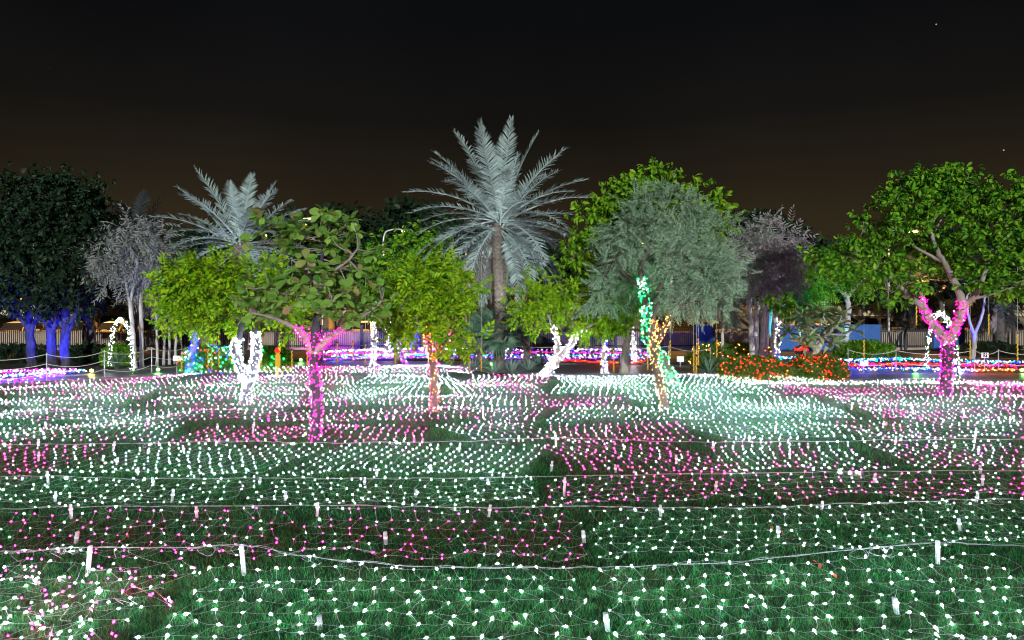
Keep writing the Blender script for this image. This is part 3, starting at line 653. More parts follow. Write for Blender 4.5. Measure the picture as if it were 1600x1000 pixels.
_, p4, _, _ = make_tree('leaning_tree', 'feathery lime tree on two leaning trunks wrapped in white lights', 25.3,
    [[(846, 590, .13), (862, 574, .12), (880, 552, .11), (893, 536, .10), (905, 522, .09), (935, 500, .05), (960, 480, .03)], [(848, 588, .12), (862, 566, .10), (871, 545, .09), (868, 525, .07), (862, 505, .06), (850, 480, .03)],
     [(905, 522, .05), (893, 500, .035), (900, 470, .03), (910, 455, .02)], [(890, 540, .04), (920, 520, .03), (945, 508, .02), (970, 500, .015)]],
    [(845, 468, 34, 36), (905, 488, 42, 24), (955, 475, 40, 34), (880, 462, 34, 24, .4), (930, 505, 32, 12, -.3), (838, 492, 26, 18, -.3), (982, 492, 20, 20)],
    800, 'lime', M['leaf_lime'], M['bark'], seed=5, clump=.26, nlimb=9, droop=.2, scale=(.65, 1.0))
string_lights('white string lights round two leaning pale trunks beside the agaves', [(p4[0][0][:26], p4[0][1][:26]), (p4[1][0][:24], p4[1][1][:24])], ['snow', 'lav'], 300, .013, 9, spread=.03, mix=[.8, .2])

make_tree('rear_tree', 'tall bright yellow green tree rising behind the grey green feathery one', 26.2,
    [[(975, 583, .18), (978, 545, .16), (985, 500, .14), (990, 450, .12), (992, 420, .08)], [(990, 470, .09), (1030, 420, .06), (1070, 370, .04)], [(990, 455, .08), (955, 410, .05), (930, 380, .03)]],
    [(945, 375, 52, 64), (1030, 308, 80, 40), (922, 405, 32, 44), (1102, 345, 36, 52), (975, 318, 50, 36), (1022, 282, 32, 20), (945, 445, 36, 28)],
    1400, 'mid', M['leaf_fresh'], M['bark'], seed=6, clump=.30, nlimb=8, scale=(.9, 1.4))
_, p5b, _, _ = make_tree('grey_feathery_tree', 'round grey green feathery tree with a leaning trunk in bright green lights', 22.6,
    [[(1056, 606, .16), (1044, 578, .15), (1030, 555, .15), (1014, 530, .15), (1012, 505, .14), (1010, 480, .13), (1004, 446, .11), (1000, 420, .08)], [(1010, 480, .09), (1045, 440, .06, .8), (1070, 390, .04, 1.0)], [(1004, 450, .08), (975, 420, .05, .7), (955, 390, .03, .9)], [(1000, 422, .07), (1020, 380, .05, .5), (1040, 320, .02, .8)]],
    [(1045, 385, 88, 78, 1.2), (985, 425, 42, 46, 1.3), (1100, 420, 44, 48, .8), (1040, 322, 60, 36, 1.0), (998, 360, 48, 48, .9), (1098, 360, 46, 48, .9), (1060, 455, 60, 28, 1.5), (960, 462, 28, 24, 1.2)],
    2100, 'grey', M['leaf_grey'], M['darkbark'], seed=7, clump=.20, per=9, nlimb=14, scale=(.9, 1.35))
string_lights('bright green string lights round the leaning trunk of the grey feathery tree', [(p5b[0][0][:37], p5b[0][1][:37])], ['green', 'snow'], 430, .0135, 9, spread=.04, mix=[.80, .20])
_, p5, _, _ = make_tree('wispy_tree', 'thin wispy grey green tree on a gold lit trunk', 17.6,
    [[(1041, 642, .095), (1032, 605, .09), (1024, 570, .085), (1021, 540, .085), (1020, 515, .07), (1022, 492, .05), (1030, 470, .03)], [(1023, 545, .07), (1036, 515, .05), (1052, 490, .045), (1080, 460, .03), (1105, 430, .015)], [(1040, 508, .04), (1066, 478, .03), (1110, 470, .02), (1135, 465, .01)]],
    [(1100, 425, 42, 34), (1070, 470, 44, 13), (1115, 462, 28, 17), (1132, 430, 16, 24), (1085, 390, 34, 26, .4)],
    520, 'grey', M['leaf_grey'], M['darkbark'], seed=17, clump=.20, nlimb=10, scale=(.75, 1.2))
string_lights('warm gold string lights round the thin trunk of the wispy tree', [(p5[0][0][:28], p5[0][1][:28]), (p5[1][0][:12], p5[1][1][:12])], ['gold', 'orange'], 260, .011, 8, mix=[.85, .15])

_, p6, _, _ = make_tree('spreading_tree', 'large spreading green tree on a forked trunk wrapped in magenta lights', 19.9,
    [[(1474, 622, .17), (1478, 590, .145), (1480, 560, .14), (1480, 532, .14)], [(1480, 536, .13), (1464, 514, .12), (1450, 494, .11), (1440, 478, .09), (1420, 462, .07), (1392, 442, .05, -.3), (1362, 422, .03, -.4)],
     [(1481, 536, .13), (1494, 508, .12), (1504, 478, .12), (1497, 452, .10), (1478, 415, .08), (1462, 385, .06), (1450, 350, .03)], [(1503, 480, .09), (1520, 458, .08, -.2), (1528, 425, .06, -.3), (1535, 390, .04, -.4)],
     [(1448, 492, .06), (1448, 475, .06, .15), (1447, 462, .055, .2), (1430, 425, .03, .3)], [(1512, 470, .04), (1550, 455, .03, -.4), (1585, 440, .02, -.6)], [(1528, 425, .05), (1555, 395, .03), (1580, 360, .02)], [(1475, 410, .05), (1440, 385, .035, .3), (1420, 360, .02, .5)]],
    [(1460, 320, 95, 48), (1335, 405, 62, 36), (1385, 350, 48, 42), (1560, 370, 70, 70), (1485, 275, 70, 24), (1545, 430, 60, 30, -.3), (1395, 430, 36, 24), (1620, 350, 50, 70), (1430, 290, 40, 26), (1540, 300, 50, 30), (1300, 400, 30, 24), (1470, 385, 80, 36, 1.3), (1380, 460, 26, 18), (1440, 440, 25, 16, -.4), (1590, 440, 40, 24)],
    1750, 'broad', M['leaf_green'], M['bark'], bark0=M['blackbark'], seed=8, clump=.20, per=6, nlimb=18, scale=(.75, 1.15))
string_lights('magenta string lights round the forked trunk of the large spreading tree', [(p6[0][0], p6[0][1]), (p6[1][0][:17], p6[1][1][:17]), (p6[2][0][:14], p6[2][1][:14]), (p6[4][0][:13], p6[4][1][:13])], ['magenta', 'blush'], 600, .012, 6, mix=[.92, .08])

# ------------------------------------------------------------------ palms
def frond_mesh(L, e0, droop, m, nl=50, ll=.62, seed=0, curlside=0.0):
    r = np.random.default_rng(seed); n = 15; s = np.linspace(0, 1, n); ang = e0 - droop * s ** 1.4
    dy = np.cos(ang) * L / (n - 1); dz = np.sin(ang) * L / (n - 1)
    y = np.concatenate([[0], np.cumsum(dy[1:])]); z = np.concatenate([[0], np.cumsum(dz[1:])]); x = curlside * s ** 2 * L
    p = np.c_[x, y, z]; mb = MB(); mb.tube(p, np.linspace(.045, .010, n), 5)
    t = np.linspace(.16, .99, nl)
    for sd in (-1, 1):
        tt = np.clip(t + r.normal(0, .006, nl), 0, 1)
        c = np.c_[[np.interp(tt, s, p[:, k]) for k in range(3)]].T; a = np.interp(tt, s, ang)
        fw = np.c_[np.zeros(nl), np.cos(a), np.sin(a)]; upn = np.c_[np.zeros(nl), -np.sin(a), np.cos(a)]; sdv = np.tile((sd, 0, 0.0), (nl, 1))
        lean = np.interp(tt, [0, 1], [.60, 1.3]); spread = np.interp(tt, [0, .7, 1], [1.0, .95, .4])
        d = fw * lean[:, None] * .75 + sdv * spread[:, None] + upn * r.uniform(-.12, .50, nl)[:, None]; d /= np.linalg.norm(d, axis=1)[:, None]
        l = ll * np.interp(tt, [.1, .3, .7, 1], [.55, 1, .95, .42]) * r.uniform(.85, 1.1, nl)
        w = .030
        tip = c + d * l[:, None]; tip[:, 2] -= .10 * l
        midp = c + d * (l * .5)[:, None]
        v = np.stack([c - fw * w * .5, c + fw * w * .5, midp + fw * w, midp - fw * w, tip], 1)
        f = np.array([(0, 1, 2), (0, 2, 3), (3, 2, 4)])[None] + (np.arange(nl) * 5)[:, None, None]
        mb.add(v.reshape(-1, 3), f.reshape(-1, 3))
    return mb.mesh('frond', m)
def date_palm(label, px, crown_py, base_py, Y, L, nf, mats, elo=-58, ehi=78, trunk_r=.22, seed=1, group=None, trunk=True):
    r = np.random.default_rng(seed); base = np.array((X(px, Y), Y, 0)); zc = Z(crown_py, Y)
    root = empty('date_palm', base, label, 'palm tree', group)
    top = np.array((0, 0, zc))
    if trunk:
        mb = MB(); n = 40; zz = np.linspace(-.1, zc, n)
        mb.tube(np.c_[.08 * np.sin(zz * .7), np.zeros(n), zz], trunk_r * (1 + .08 * np.cos(zz * 1.1) ), 14)
        o = mb.build('trunk', M['palmbark']); o.parent = root
        sc_ = MB()                                              # leaf-base scales
        for i in range(int(zc / .085)):
            z = .1 + i * .085
            for k in range(9):
                a = 2 * math.pi * (k + .5 * (i % 2)) / 9 + r.normal(0, .06)
                c = np.array((.08 * math.sin(z * .7) + trunk_r * 1.0 * math.cos(a), trunk_r * 1.0 * math.sin(a), z))
                v, f = T_leaf(.15, .15, -.3, -.1); d = np.array([(math.cos(a) * .5, math.sin(a) * .5, 1.0)])
                vv, ff = orient(v, f, c[None], d, r.uniform(.8, 1.2), .05, (math.cos(a), math.sin(a), 0)); sc_.add(vv, ff)
        o = sc_.build('leaf_base_scale', M['palmbark']); o.parent = root; tag(o, kind='stuff')
    meshes = []
    for i in range(nf):
        u = (i + .5) / nf; e = math.radians(ehi + (elo - ehi) * u ** .78); az = i * 2.39996 + r.normal(0, .12)
        if u > .45 and math.cos(az) < -.90: az += 1.1 * (1 if math.sin(az) < 0 else -1) * (1 if math.sin(az) < 0 else 1)
        key = int(u * 13) * 2 + i % 2
        while len(meshes) <= key: meshes.append(None)
        if meshes[key] is None:
            dr = .22 + .62 * math.cos(e) ** 1.5 + .28 * max(0., u - .6) / .4
            meshes[key] = frond_mesh(L * (1 - .20 * u), e, dr, mats[0] if u < .90 else mats[1], seed=seed * 50 + key, curlside=r.normal(0, .04))
        rr = trunk_r * .75
        put(meshes[key], 'frond', root, top + np.array((-math.sin(az) * rr + .05, math.cos(az) * rr, r.uniform(-.30, .25) * (1 - .0) + .35 * (.5 - u))), (0, 0, az), r.uniform(.88, 1.06))
    return root
date_palm('tall silver green date palm with a full round crown, tallest in the garden', 779, 352, 558, 29.0, 4.3, 78, (M['frond'], M['frond_dry']), seed=2)
date_palm('date palm with blue grey crown rising behind the lime leaved tree', 374, 384, 560, 31.0, 3.6, 54, (M['frond'], M['frond_dark']), elo=-52, seed=3, trunk_r=.28)
date_palm('dark unlit palm standing between silver stems and the big dark tree', 205, 385, 560, 35.0, 3.0, 34, (M['frond_dark'], M['frond_dark']), seed=4, trunk_r=.2)
date_palm('low dark palm with drooping bluish fronds beyond the blue wall', 1425, 440, 545, 41.0, 3.0, 34, (M['frond_dark'], M['frond_dark']), elo=-70, ehi=60, seed=5, trunk_r=.22)
date_palm('low dark palm drooping over the fence behind the spreading tree', 1560, 440, 545, 36.0, 3.2, 38, (M['frond_dark'], M['leaf_mauve']), elo=-75, ehi=50, seed=6, trunk_r=.25)

def fan_mesh(R, n=26, seed=0):
    r = np.random.default_rng(seed); mb = MB(); mb.tube(spline([(0, 0, 0), (0, .35, .06), (0, .7, .02)], 8), np.linspace(.014, .009, 8), 5)
    for i in range(n):
        a = math.radians(-125 + 250 * i / (n - 1)); l = R * (1 - .22 * abs(a / 2.2)) * r.uniform(.93, 1.05)
        d = np.array((math.sin(a), math.cos(a), 0)); s = np.array((math.cos(a), -math.sin(a), 0)); w = .05 * R
        c = np.array((0, .7, .02)); m1 = c + d * l * .62; tp = c + d * l + np.array((0, 0, -.16 * R * r.uniform(.5, 1.8)))
        f1 = np.array((0, 0, .035))
        mb.add([c, m1 - s * w + f1, m1 - f1 * .3, m1 + s * w + f1, tp], [(0, 2, 1), (0, 3, 2), (1, 2, 4), (2, 3, 4)])
    return mb.mesh('fan_leaf', M['fan'])
def fan_palm(label, px, base_py, crown_py, R, nf, seed, tr=.13):
    r = np.random.default_rng(seed); Y = gY(base_py); root = empty('fan_palm', (X(px, Y), Y, 0), label, 'palm tree'); zc = Z(crown_py, Y)
    mb = MB(); n = 24; z = np.linspace(-.05, zc, n); mb.tube(np.c_[.04 * np.sin(z * 3), np.zeros(n), z], tr * (1 + .25 * (z / zc) ** 2) * (1 + .05 * np.sin(z * 40)), 10)
    o = mb.build('trunk', M['palmbark']); o.parent = root
    bt = MB()
    for i in range(110):
        zz = r.uniform(.15, zc); a = r.uniform(0, 6.28); v, f = T_rhomb(r.uniform(.12, .26), .05)
        bt.add(*orient(v, f, np.array([(tr * math.cos(a), tr * math.sin(a), zz)]), np.array([(math.cos(a) * .5, math.sin(a) * .5, r.uniform(-.3, 1))]), 1, .3))
    o = bt.build('leaf_boot', M['frond_dry']); o.parent = root; tag(o, kind='stuff')
    ms = [fan_mesh(R, seed=seed + k) for k in range(4)]
    for i in range(nf):
        u = i / nf; el = math.radians(80 - 130 * u); az = i * 2.4 + r.normal(0, .2)
        put(ms[i % 4], 'fan_leaf', root, (0, 0, zc - .05 * u), (el, r.normal(0, .35), az), r.uniform(.8, 1.1))
fan_palm('small fan palm with ragged trunk in front of the tall date palm', 778, 572, 520, .85, 20, 11, .17)
fan_palm('short fan palm with pinkish trunk beside the agaves', 748, 574, 535, .55, 12, 12, .12)
fan_palm('fan palm with shaggy dry trunk behind the leaning white trunks', 822, 566, 510, .7, 14, 13, .17)

def agave(label, px, py, R, seed, group):
    r = np.random.default_rng(seed); Y = gY(py); root = empty('agave', (X(px, Y), Y, 0), label, 'agave', group)
    v, f = T_leaf(1, .13, .5, -.05); me = AG
    for i in range(34):
        u = i / 34; put(me, 'leaf', root, (0, 0, .04), (math.radians(8 + 72 * u) + r.normal(0, .08), r.normal(0, .1), i * 2.4 + r.normal(0, .15)), R * r.uniform(.8, 1.1) * (1 - .25 * u))
AG = MB().add(*T_leaf(1, .12, .5, -.06)).mesh('leaf', M['agave'])
for i, (px, py, R) in enumerate(((738, 582, .75), (772, 586, .65), (800, 586, .78), (826, 582, .72), (842, 572, .8), (756, 574, .6))):
    agave('spiky grey agave in the row at the foot of the fan palms', px, py, R, 20 + i, 'row of agaves')

# ------------------------------------------------------------------ trees round the path
def slim(pxs, by, ty, lean, r=.10): return [[(px, by + random.uniform(-3, 3), r), (px + l * .3, (by + ty) / 2, r * .85), (px + l, ty, r * .6)] for px, l in zip(pxs, lean)]
def stem_tree(name, label, Y, px, by, fork_y, top_y, lobes, n, leaf, lm, seed, r=.10, lean=0, group=None, droop=.3, bark='palebark', scale=(.8, 1.3)):
    return make_tree(name, label, Y, [[(px, by, r), (px + lean * .4, (by + fork_y) / 2, r * .9), (px + lean, fork_y, r * .8)], [(px + lean, fork_y + 6, r * .6), (px + lean - 8, (fork_y + top_y) / 2, r * .4), (px + lean - 14, top_y, r * .2)],
                                     [(px + lean, fork_y + 4, r * .6), (px + lean + 8, (fork_y + top_y) / 2, r * .4), (px + lean + 12, top_y, r * .2)]], lobes, n, leaf, M[lm], M[bark], group, seed=seed, clump=.3, nlimb=6, droop=droop, scale=scale)
G1 = 'pale stemmed silver trees'
stem_tree('silver_tree', 'silver leaved slender tree inside the white light arch, trunk leaning left', 27.8, 211, 577, 470, 400, [(182, 405, 34, 45), (200, 375, 34, 34), (165, 395, 22, 40)], 300, 'droop', 'leaf_silver', 31, .10, -8, G1)
stem_tree('silver_tree', 'silver leaved slender tree with straight tall pale trunk right of the light arch', 28.4, 222, 575, 455, 385, [(228, 380, 36, 38), (215, 420, 30, 30), (240, 410, 30, 36)], 300, 'droop', 'leaf_silver', 32, .09, -2, G1)
for i, (px, ln) in enumerate(((246, -2), (256, 2), (265, -1), (274, 3))):
    stem_tree('silver_tree', 'thin pale stem of the silver clump beside the lime leaved tree', 29.5 + .3 * i, px, 571, 480, 440, [(px + (-8, 2, 10, 14)[i], 425, 26, 36), (px, 460, 20, 26)], 170, 'droop', 'leaf_silver', 33 + i, .06, ln, 'thin stems of the silver clump')
G2 = 'pale trunks of the mauve clump'
for i, (px, ln, ty, c) in enumerate(((1176, -8, 425, 0), (1181, 2, 430, 1), (1190, 6, 435, 0), (1196, 2, 440, 0), (1206, 14, 420, 1))):
    cx = (1165, 1190, 1200, 1180, 1225)[i]
    stem_tree('mauve_tree', ('smooth pale trunk of the mauve leaved clump behind the red lit hedges' if i < 4 else 'widest pale trunk of the mauve clump, topped by dry mauve leaves'), 28.6 + .35 * i, px, 573, ty + 15, ty - 40,
              [(cx, 400, 30, 38), (cx + 6, 372, 24, 22), (cx - 4, 440, 22, 22)], 230, 'droop', 'leaf_mauve' if c else 'leaf_silver', 41 + i, .12 if i < 4 else .15, ln, G2 if i < 4 else None)
for i, px in enumerate((1128, 1139)):
    stem_tree('small_pale_tree', ('slim pale forked tree growing out of the amber lit shrub', 'slim pale tree leaning right behind the amber lit shrub')[i], 30.0 + i, px, 565, 505, 470, [(px, 470, 26, 26), (px + 6, 490, 20, 15)], 170, 'grey', 'leaf_grey', 51 + i, .08, (2, 6)[i], None)

# big dark trees at the left, trunks under blue light
for i, (px, by, Y, ln) in enumerate(((52, 572, 28.8, -6), (84, 574, 28.2, -4), (104, 574, 27.8, 0))):
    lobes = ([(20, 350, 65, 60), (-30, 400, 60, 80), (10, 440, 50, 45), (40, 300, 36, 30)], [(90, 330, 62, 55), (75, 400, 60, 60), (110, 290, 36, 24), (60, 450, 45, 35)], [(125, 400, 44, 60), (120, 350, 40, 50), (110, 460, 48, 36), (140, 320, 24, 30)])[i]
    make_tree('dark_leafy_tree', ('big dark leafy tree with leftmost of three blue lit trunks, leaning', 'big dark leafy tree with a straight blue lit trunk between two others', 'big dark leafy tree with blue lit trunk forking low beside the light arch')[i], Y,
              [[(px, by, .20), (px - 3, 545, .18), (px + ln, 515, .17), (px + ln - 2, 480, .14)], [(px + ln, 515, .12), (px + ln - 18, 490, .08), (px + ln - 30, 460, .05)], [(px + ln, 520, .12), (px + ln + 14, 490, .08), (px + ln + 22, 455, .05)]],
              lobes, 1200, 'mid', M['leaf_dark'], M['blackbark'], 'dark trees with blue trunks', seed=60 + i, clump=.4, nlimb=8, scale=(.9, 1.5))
make_tree('dark_shrubby_tree', 'dark tree trunk standing behind the light arch by the fence', 33.5, [[(147, 560, .20), (143, 530, .18), (138, 490, .14)], [(138, 505, .1), (120, 480, .06), (110, 450, .03)]], [(140, 450, 40, 40), (165, 440, 30, 40), (120, 430, 40, 40)], 500, 'mid', M['leaf_dark'], M['darkbark'], seed=66, clump=.4, scale=(1, 1.6))
# mid-green tree behind the yellow one
make_tree('dark_green_tree', 'dark green tree standing between the yellow tree and the tall palm', 30.5, [[(622, 565, .16), (620, 520, .14), (622, 470, .10)], [(622, 480, .08), (600, 440, .05), (585, 400, .02)], [(622, 480, .08), (650, 430, .05), (660, 390, .02)]],
          [(610, 410, 55, 38), (655, 385, 45, 36), (590, 440, 45, 34), (640, 440, 55, 34), (690, 420, 26, 40)], 1300, 'mid', M['leaf_green'], M['bark'], seed=67, clump=.35)
# teal and blue lit trees by the blue wall
make_tree('teal_lit_tree', 'slender tree under teal light in front of the blue wall', 35.0, [[(1318, 553, .16), (1322, 520, .15), (1326, 480, .14), (1320, 455, .10)], [(1322, 465, .08), (1300, 440, .05), (1280, 430, .03)], [(1324, 465, .08), (1345, 440, .05), (1360, 430, .03)]],
          [(1290, 430, 46, 22), (1345, 430, 40, 24), (1260, 440, 30, 24), (1320, 415, 40, 18)], 800, 'feather', M['leaf_green'], M['palebark'], seed=68, clump=.35, scale=(1, 1.5))
make_tree('teal_stem_tree', 'twin stemmed teal lit tree behind the frangipani', 34.0, [[(1250, 555, .10), (1251, 510, .09), (1248, 460, .07)], [(1252, 530, .07), (1262, 480, .05), (1262, 455, .04)], [(1205, 560, .10), (1203, 500, .09), (1210, 455, .07)], [(1215, 478, .06), (1240, 470, .05), (1262, 452, .04)]],
          [(1245, 445, 40, 26), (1215, 450, 36, 22), (1255, 475, 16, 14)], 700, 'feather', M['leaf_green'], M['palebark'], seed=69, clump=.35, scale=(1, 1.5))
make_tree('blue_stem_tree', 'thin forked tree under blue light behind the magenta fork', 33.0, [[(1520, 560, .12), (1522, 535, .11), (1522, 520, .10)], [(1522, 524, .08), (1512, 490, .06), (1510, 450, .03)], [(1522, 524, .08), (1535, 490, .06), (1540, 450, .03)]], [(1515, 440, 30, 20), (1545, 440, 26, 18)], 220, 'mid', M['leaf_dark'], M['palebark'], seed=70, clump=.35)

# small trunks wrapped in lights near the path
WR = [('purple', 'purple string lights round a leaning slim trunk before the fence', 28.2, [(636, 578), (630, 560), (625, 543), (620, 527)], .09, ['purple', 'lav'], 170),
      ('blue', 'deep blue string lights on a leaning trunk beside the coloured shrub', 26.2, [(296, 586), (299, 560), (304, 535), (306, 520)], .13, ['blue', 'snow'], 230),
      ('white', 'white string lights on slim trunk in front of the picket fence', 30.0, [(585, 571), (584, 545), (585, 500)], .10, ['snow', 'lav'], 150),
      ('white', 'white string lights on the shorter slim trunk close to the fence', 34.0, [(606, 558), (606, 530), (606, 505)], .08, ['snow', 'lav'], 80),
      ('white', 'white string lights on slim trunk between leaning trunks and green trunk', 26.6, [(945, 581), (944, 560), (945, 528)], .09, ['snow', 'blue'], 110),
      ('white', 'white string lights on slim trunk just left of the green lit trunk', 30.3, [(992, 568), (990, 540), (986, 498)], .08, ['snow', 'lav'], 120),
      ('white', 'sparse white string lights on trunk by the mauve clump', 27.5, [(1213, 574), (1215, 545), (1218, 500)], .09, ['snow', 'blue'], 110),
      ('white', 'white string lights on thin trunk behind the white forked trunk', 25.0, [(398, 580), (396, 550), (398, 520)], .08, ['snow', 'lav'], 90),
      ('white', 'white string lights on a trunk seen under the fan palm', 33.0, [(669, 560), (669, 530), (670, 500)], .07, ['snow', 'lav'], 60),
      ('blue', 'deep blue string lights on the upright trunk before the fence', 35.0, [(648, 556), (648, 530), (649, 503)], .20, ['blue', 'blue'], 170)]
for i, (nm, lab, Y, pts, rd, cl, n) in enumerate(WR):
    px, py = pts[-1]
    _, pp, _, _ = make_tree('slim_tree', 'slim tree carrying ' + lab.replace('string lights', 'lights'), Y, [[(a, b, rd * (1 - .1 * k)) for k, (a, b) in enumerate(pts)] + [(px + 3, py - 30, rd * .4)]], [(px + 2, py - 26, 22, 16), (px + 10, py - 14, 14, 8)], 90, 'mid', M['leaf_green'], M['bark'], seed=80 + i, nlimb=3, clump=.2)
    m = len(pp[0][0]); cut = int(m * (len(pts) - 1) / len(pts)) + 1
    string_lights(lab, [(pp[0][0][:cut], pp[0][1][:cut])], cl, int(n * .9), .014, 7, mix=[.75, .25] if nm != 'blue' else [.93, .07])

# ------------------------------------------------------------------ arches of lights
def arch(label, px0, px1, by0, by1, ty, Y0, Y1, n):
    a, b = P(px0, by0, Y0), P(px1, by1, Y1); a[2] = b[2] = 0; top = (Z(ty, Y0) + Z(ty, Y1)) / 2
    root = empty('light_arch', (a + b) / 2, label, 'arch'); t = np.linspace(0, 1, 60); hs = top - (np.linalg.norm(b - a) / 2)
    pts = []
    for u in t:
        if u < .36: q = a.copy(); q[2] = hs * u / .36; q += (b - a) * .06 * math.sin(u / .36 * 1.57)
        elif u > .64: q = b.copy(); q[2] = hs * (1 - u) / .36; q -= (b - a) * .06 * math.sin((1 - u) / .36 * 1.57)
        else:
            th = math.pi * (u - .36) / .28; q = (a + b) / 2 - (b - a) / 2 * .94 * math.cos(th); q[2] = hs + (top - hs) * math.sin(th)
        pts.append(q)
    pts = np.array(pts); MB().tube(pts, .03, 6).build('frame', M['metal'], root, True)
    lv = MB(); m = 700; c = pts[rng.integers(0, 60, m)] + rng.normal(0, .05, (m, 3)); lv.add(*orient(*T_rhomb(.11, .05), c, rng.normal(0, 1, (m, 3)), 1.0)); tag(lv.build('garland_leaf', M['leaf_hedge'], root), kind='stuff')
    mb = MB(); al = np.concatenate([[0], np.cumsum(np.linalg.norm(np.diff(pts, axis=0), axis=1))]); c = np.array([np.interp(np.linspace(0, al[-1], n), al, pts[:, k]) for k in range(3)]).T
    bulbs(mb, c + rng.normal(0, .04, (n, 3)), .0125, (rng.random(n) < .1).astype(int)); tag(mb.build('bulb', [E['snow'], E['lav']], root), kind='stuff')
arch('round topped garland arch of white lights by the blue lit trunks', 170, 209, 573, 588, 499, 29.0, 26.0, 300)
arch('garland arch of white lights behind the magenta forked trunk', 1446, 1499, 575, 598, 490, 28.3, 23.8, 300)

# ------------------------------------------------------------------ LED beds beyond the path
def led_band(label, pts, w, colours, n, z0=.12, mix=None, r=.019, group='striped light beds'):
    """pts: (px, py) of the band's centre line seen at height z0"""
    q = []
    for px, py in pts: Y = (H - z0) * F / (py - HOR); q.append((X(px, Y), Y, z0))
    p = spline(q, 80); root = empty('light_band', p[40] * np.array((1, 1, 0)), label, 'light band', None)
    core = MB()
    T = np.gradient(p, axis=0); T /= np.linalg.norm(T, axis=1)[:, None]; nrm = np.c_[-T[:, 1], T[:, 0], np.zeros(80)]
    idx = rng.integers(0, 80, n); off = rng.uniform(-.5, .5, n)
    c = p[idx] + T[idx] * rng.uniform(-.5, .5, n)[:, None] * np.linalg.norm(p[1] - p[0]) * 1.2 + nrm[idx] * (off * w)[:, None]
    c[:, 2] = z0 * (1 - 1.2 * off ** 2) + rng.normal(0, .02, n)
    for s in (-.4, -.13, .13, .4):
        l = p + nrm * s * w; l[:, 2] = z0 * (1 - 1.2 * s * s) - .03; core.tube(l, .008, 3)
    for k in range(0, 80, 6): core.tube([p[k] * np.array((1, 1, 0)) + np.array((0, 0, -.05)), p[k]], .012, 4)
    core.build('cable', M['greencord'], root)
    mb = MB(); bulbs(mb, c, r, rng.choice(len(colours), n, p=mix)); tag(mb.build('bulb', [E[k] for k in colours], root), kind='stuff')
# centre bed
led_band('band of white and blue lights at the back of the middle bed', [(510, 549), (600, 545), (700, 545), (850, 546), (1000, 546)], .7, ['lav', 'blue', 'snow'], 520, .25, [.4, .4, .2])
led_band('band of magenta red lights in the middle bed', [(510, 552), (650, 549.5), (850, 550), (1010, 551)], .45, ['magenta', 'red', 'purple'], 420, .22, [.5, .3, .2])
led_band('band of teal lights running along the middle bed', [(520, 556), (600, 554), (700, 553.5), (850, 555), (1010, 554)], .6, ['teal', 'snow', 'blue'], 480, .2, [.6, .2, .2])
led_band('band of violet lights edging the middle bed', [(505, 561), (600, 558), (700, 557), (850, 558.5), (1012, 558)], .4, ['purple', 'blue', 'lav'], 420, .16, [.6, .3, .1])
led_band('short band of red lights at the front of the bed by leaning trunks', [(878, 562), (920, 564.5), (980, 566), (1006, 563)], .3, ['red', 'orange'], 170, .12, [.85, .15])
# left bed
led_band('band of violet and pink lights at the left end of the path', [(-60, 581), (0, 580), (60, 578), (118, 577)], .7, ['purple', 'magenta', 'lav'], 330, .14, [.4, .3, .3])
led_band('band of teal and white lights in the left bed', [(-60, 588), (0, 587), (60, 583), (130, 578)], .5, ['teal', 'lav', 'blue'], 300, .12, [.45, .35, .2])
led_band('outer band of purple lights in the left bed', [(-60, 596), (0, 594), (50, 589), (95, 583)], .5, ['purple', 'lav', 'blue'], 280, .1, [.5, .2, .3])
# right bed
led_band('back band of cyan lights in the right hand bed', [(1318, 562), (1400, 560), (1500, 563), (1600, 565), (1700, 566)], .7, ['teal', 'lav', 'blue'], 560, .26, [.45, .3, .25])
led_band('wide band of red lights in the right hand bed', [(1318, 570), (1400, 568), (1500, 569), (1600, 571), (1700, 572)], .7, ['red', 'magenta', 'orange'], 560, .18, [.7, .18, .12])
led_band('front band of blue and white lights in the right hand bed', [(1320, 576), (1400, 575), (1460, 576), (1520, 577)], .6, ['blue', 'lav', 'teal'], 300, .14, [.5, .3, .2])
led_band('front band of dim amber red lights at the end of the right bed', [(1500, 577), (1560, 577), (1640, 578), (1700, 578)], .6, ['red', 'orange', 'gold'], 180, .14, [.4, .4, .2])
led_band('teal light band peeping out behind the mauve clump', [(1195, 560), (1225, 558), (1265, 558)], .5, ['teal', 'blue', 'lav'], 130, .25, [.5, .3, .2])
led_band('magenta lights edging the lawn behind the spreading tree', [(1510, 597), (1560, 600), (1640, 603), (1700, 605)], .5, ['magenta', 'pink', 'lav'], 230, .12, [.5, .2, .3])
led_band('thick white light garland along the lawn edge under the red hedges', [(1150, 594), (1200, 597), (1260, 598), (1330, 597), (1420, 596), (1500, 597)], .45, ['snow', 'lav'], 260, .12, [.85, .15], .013)

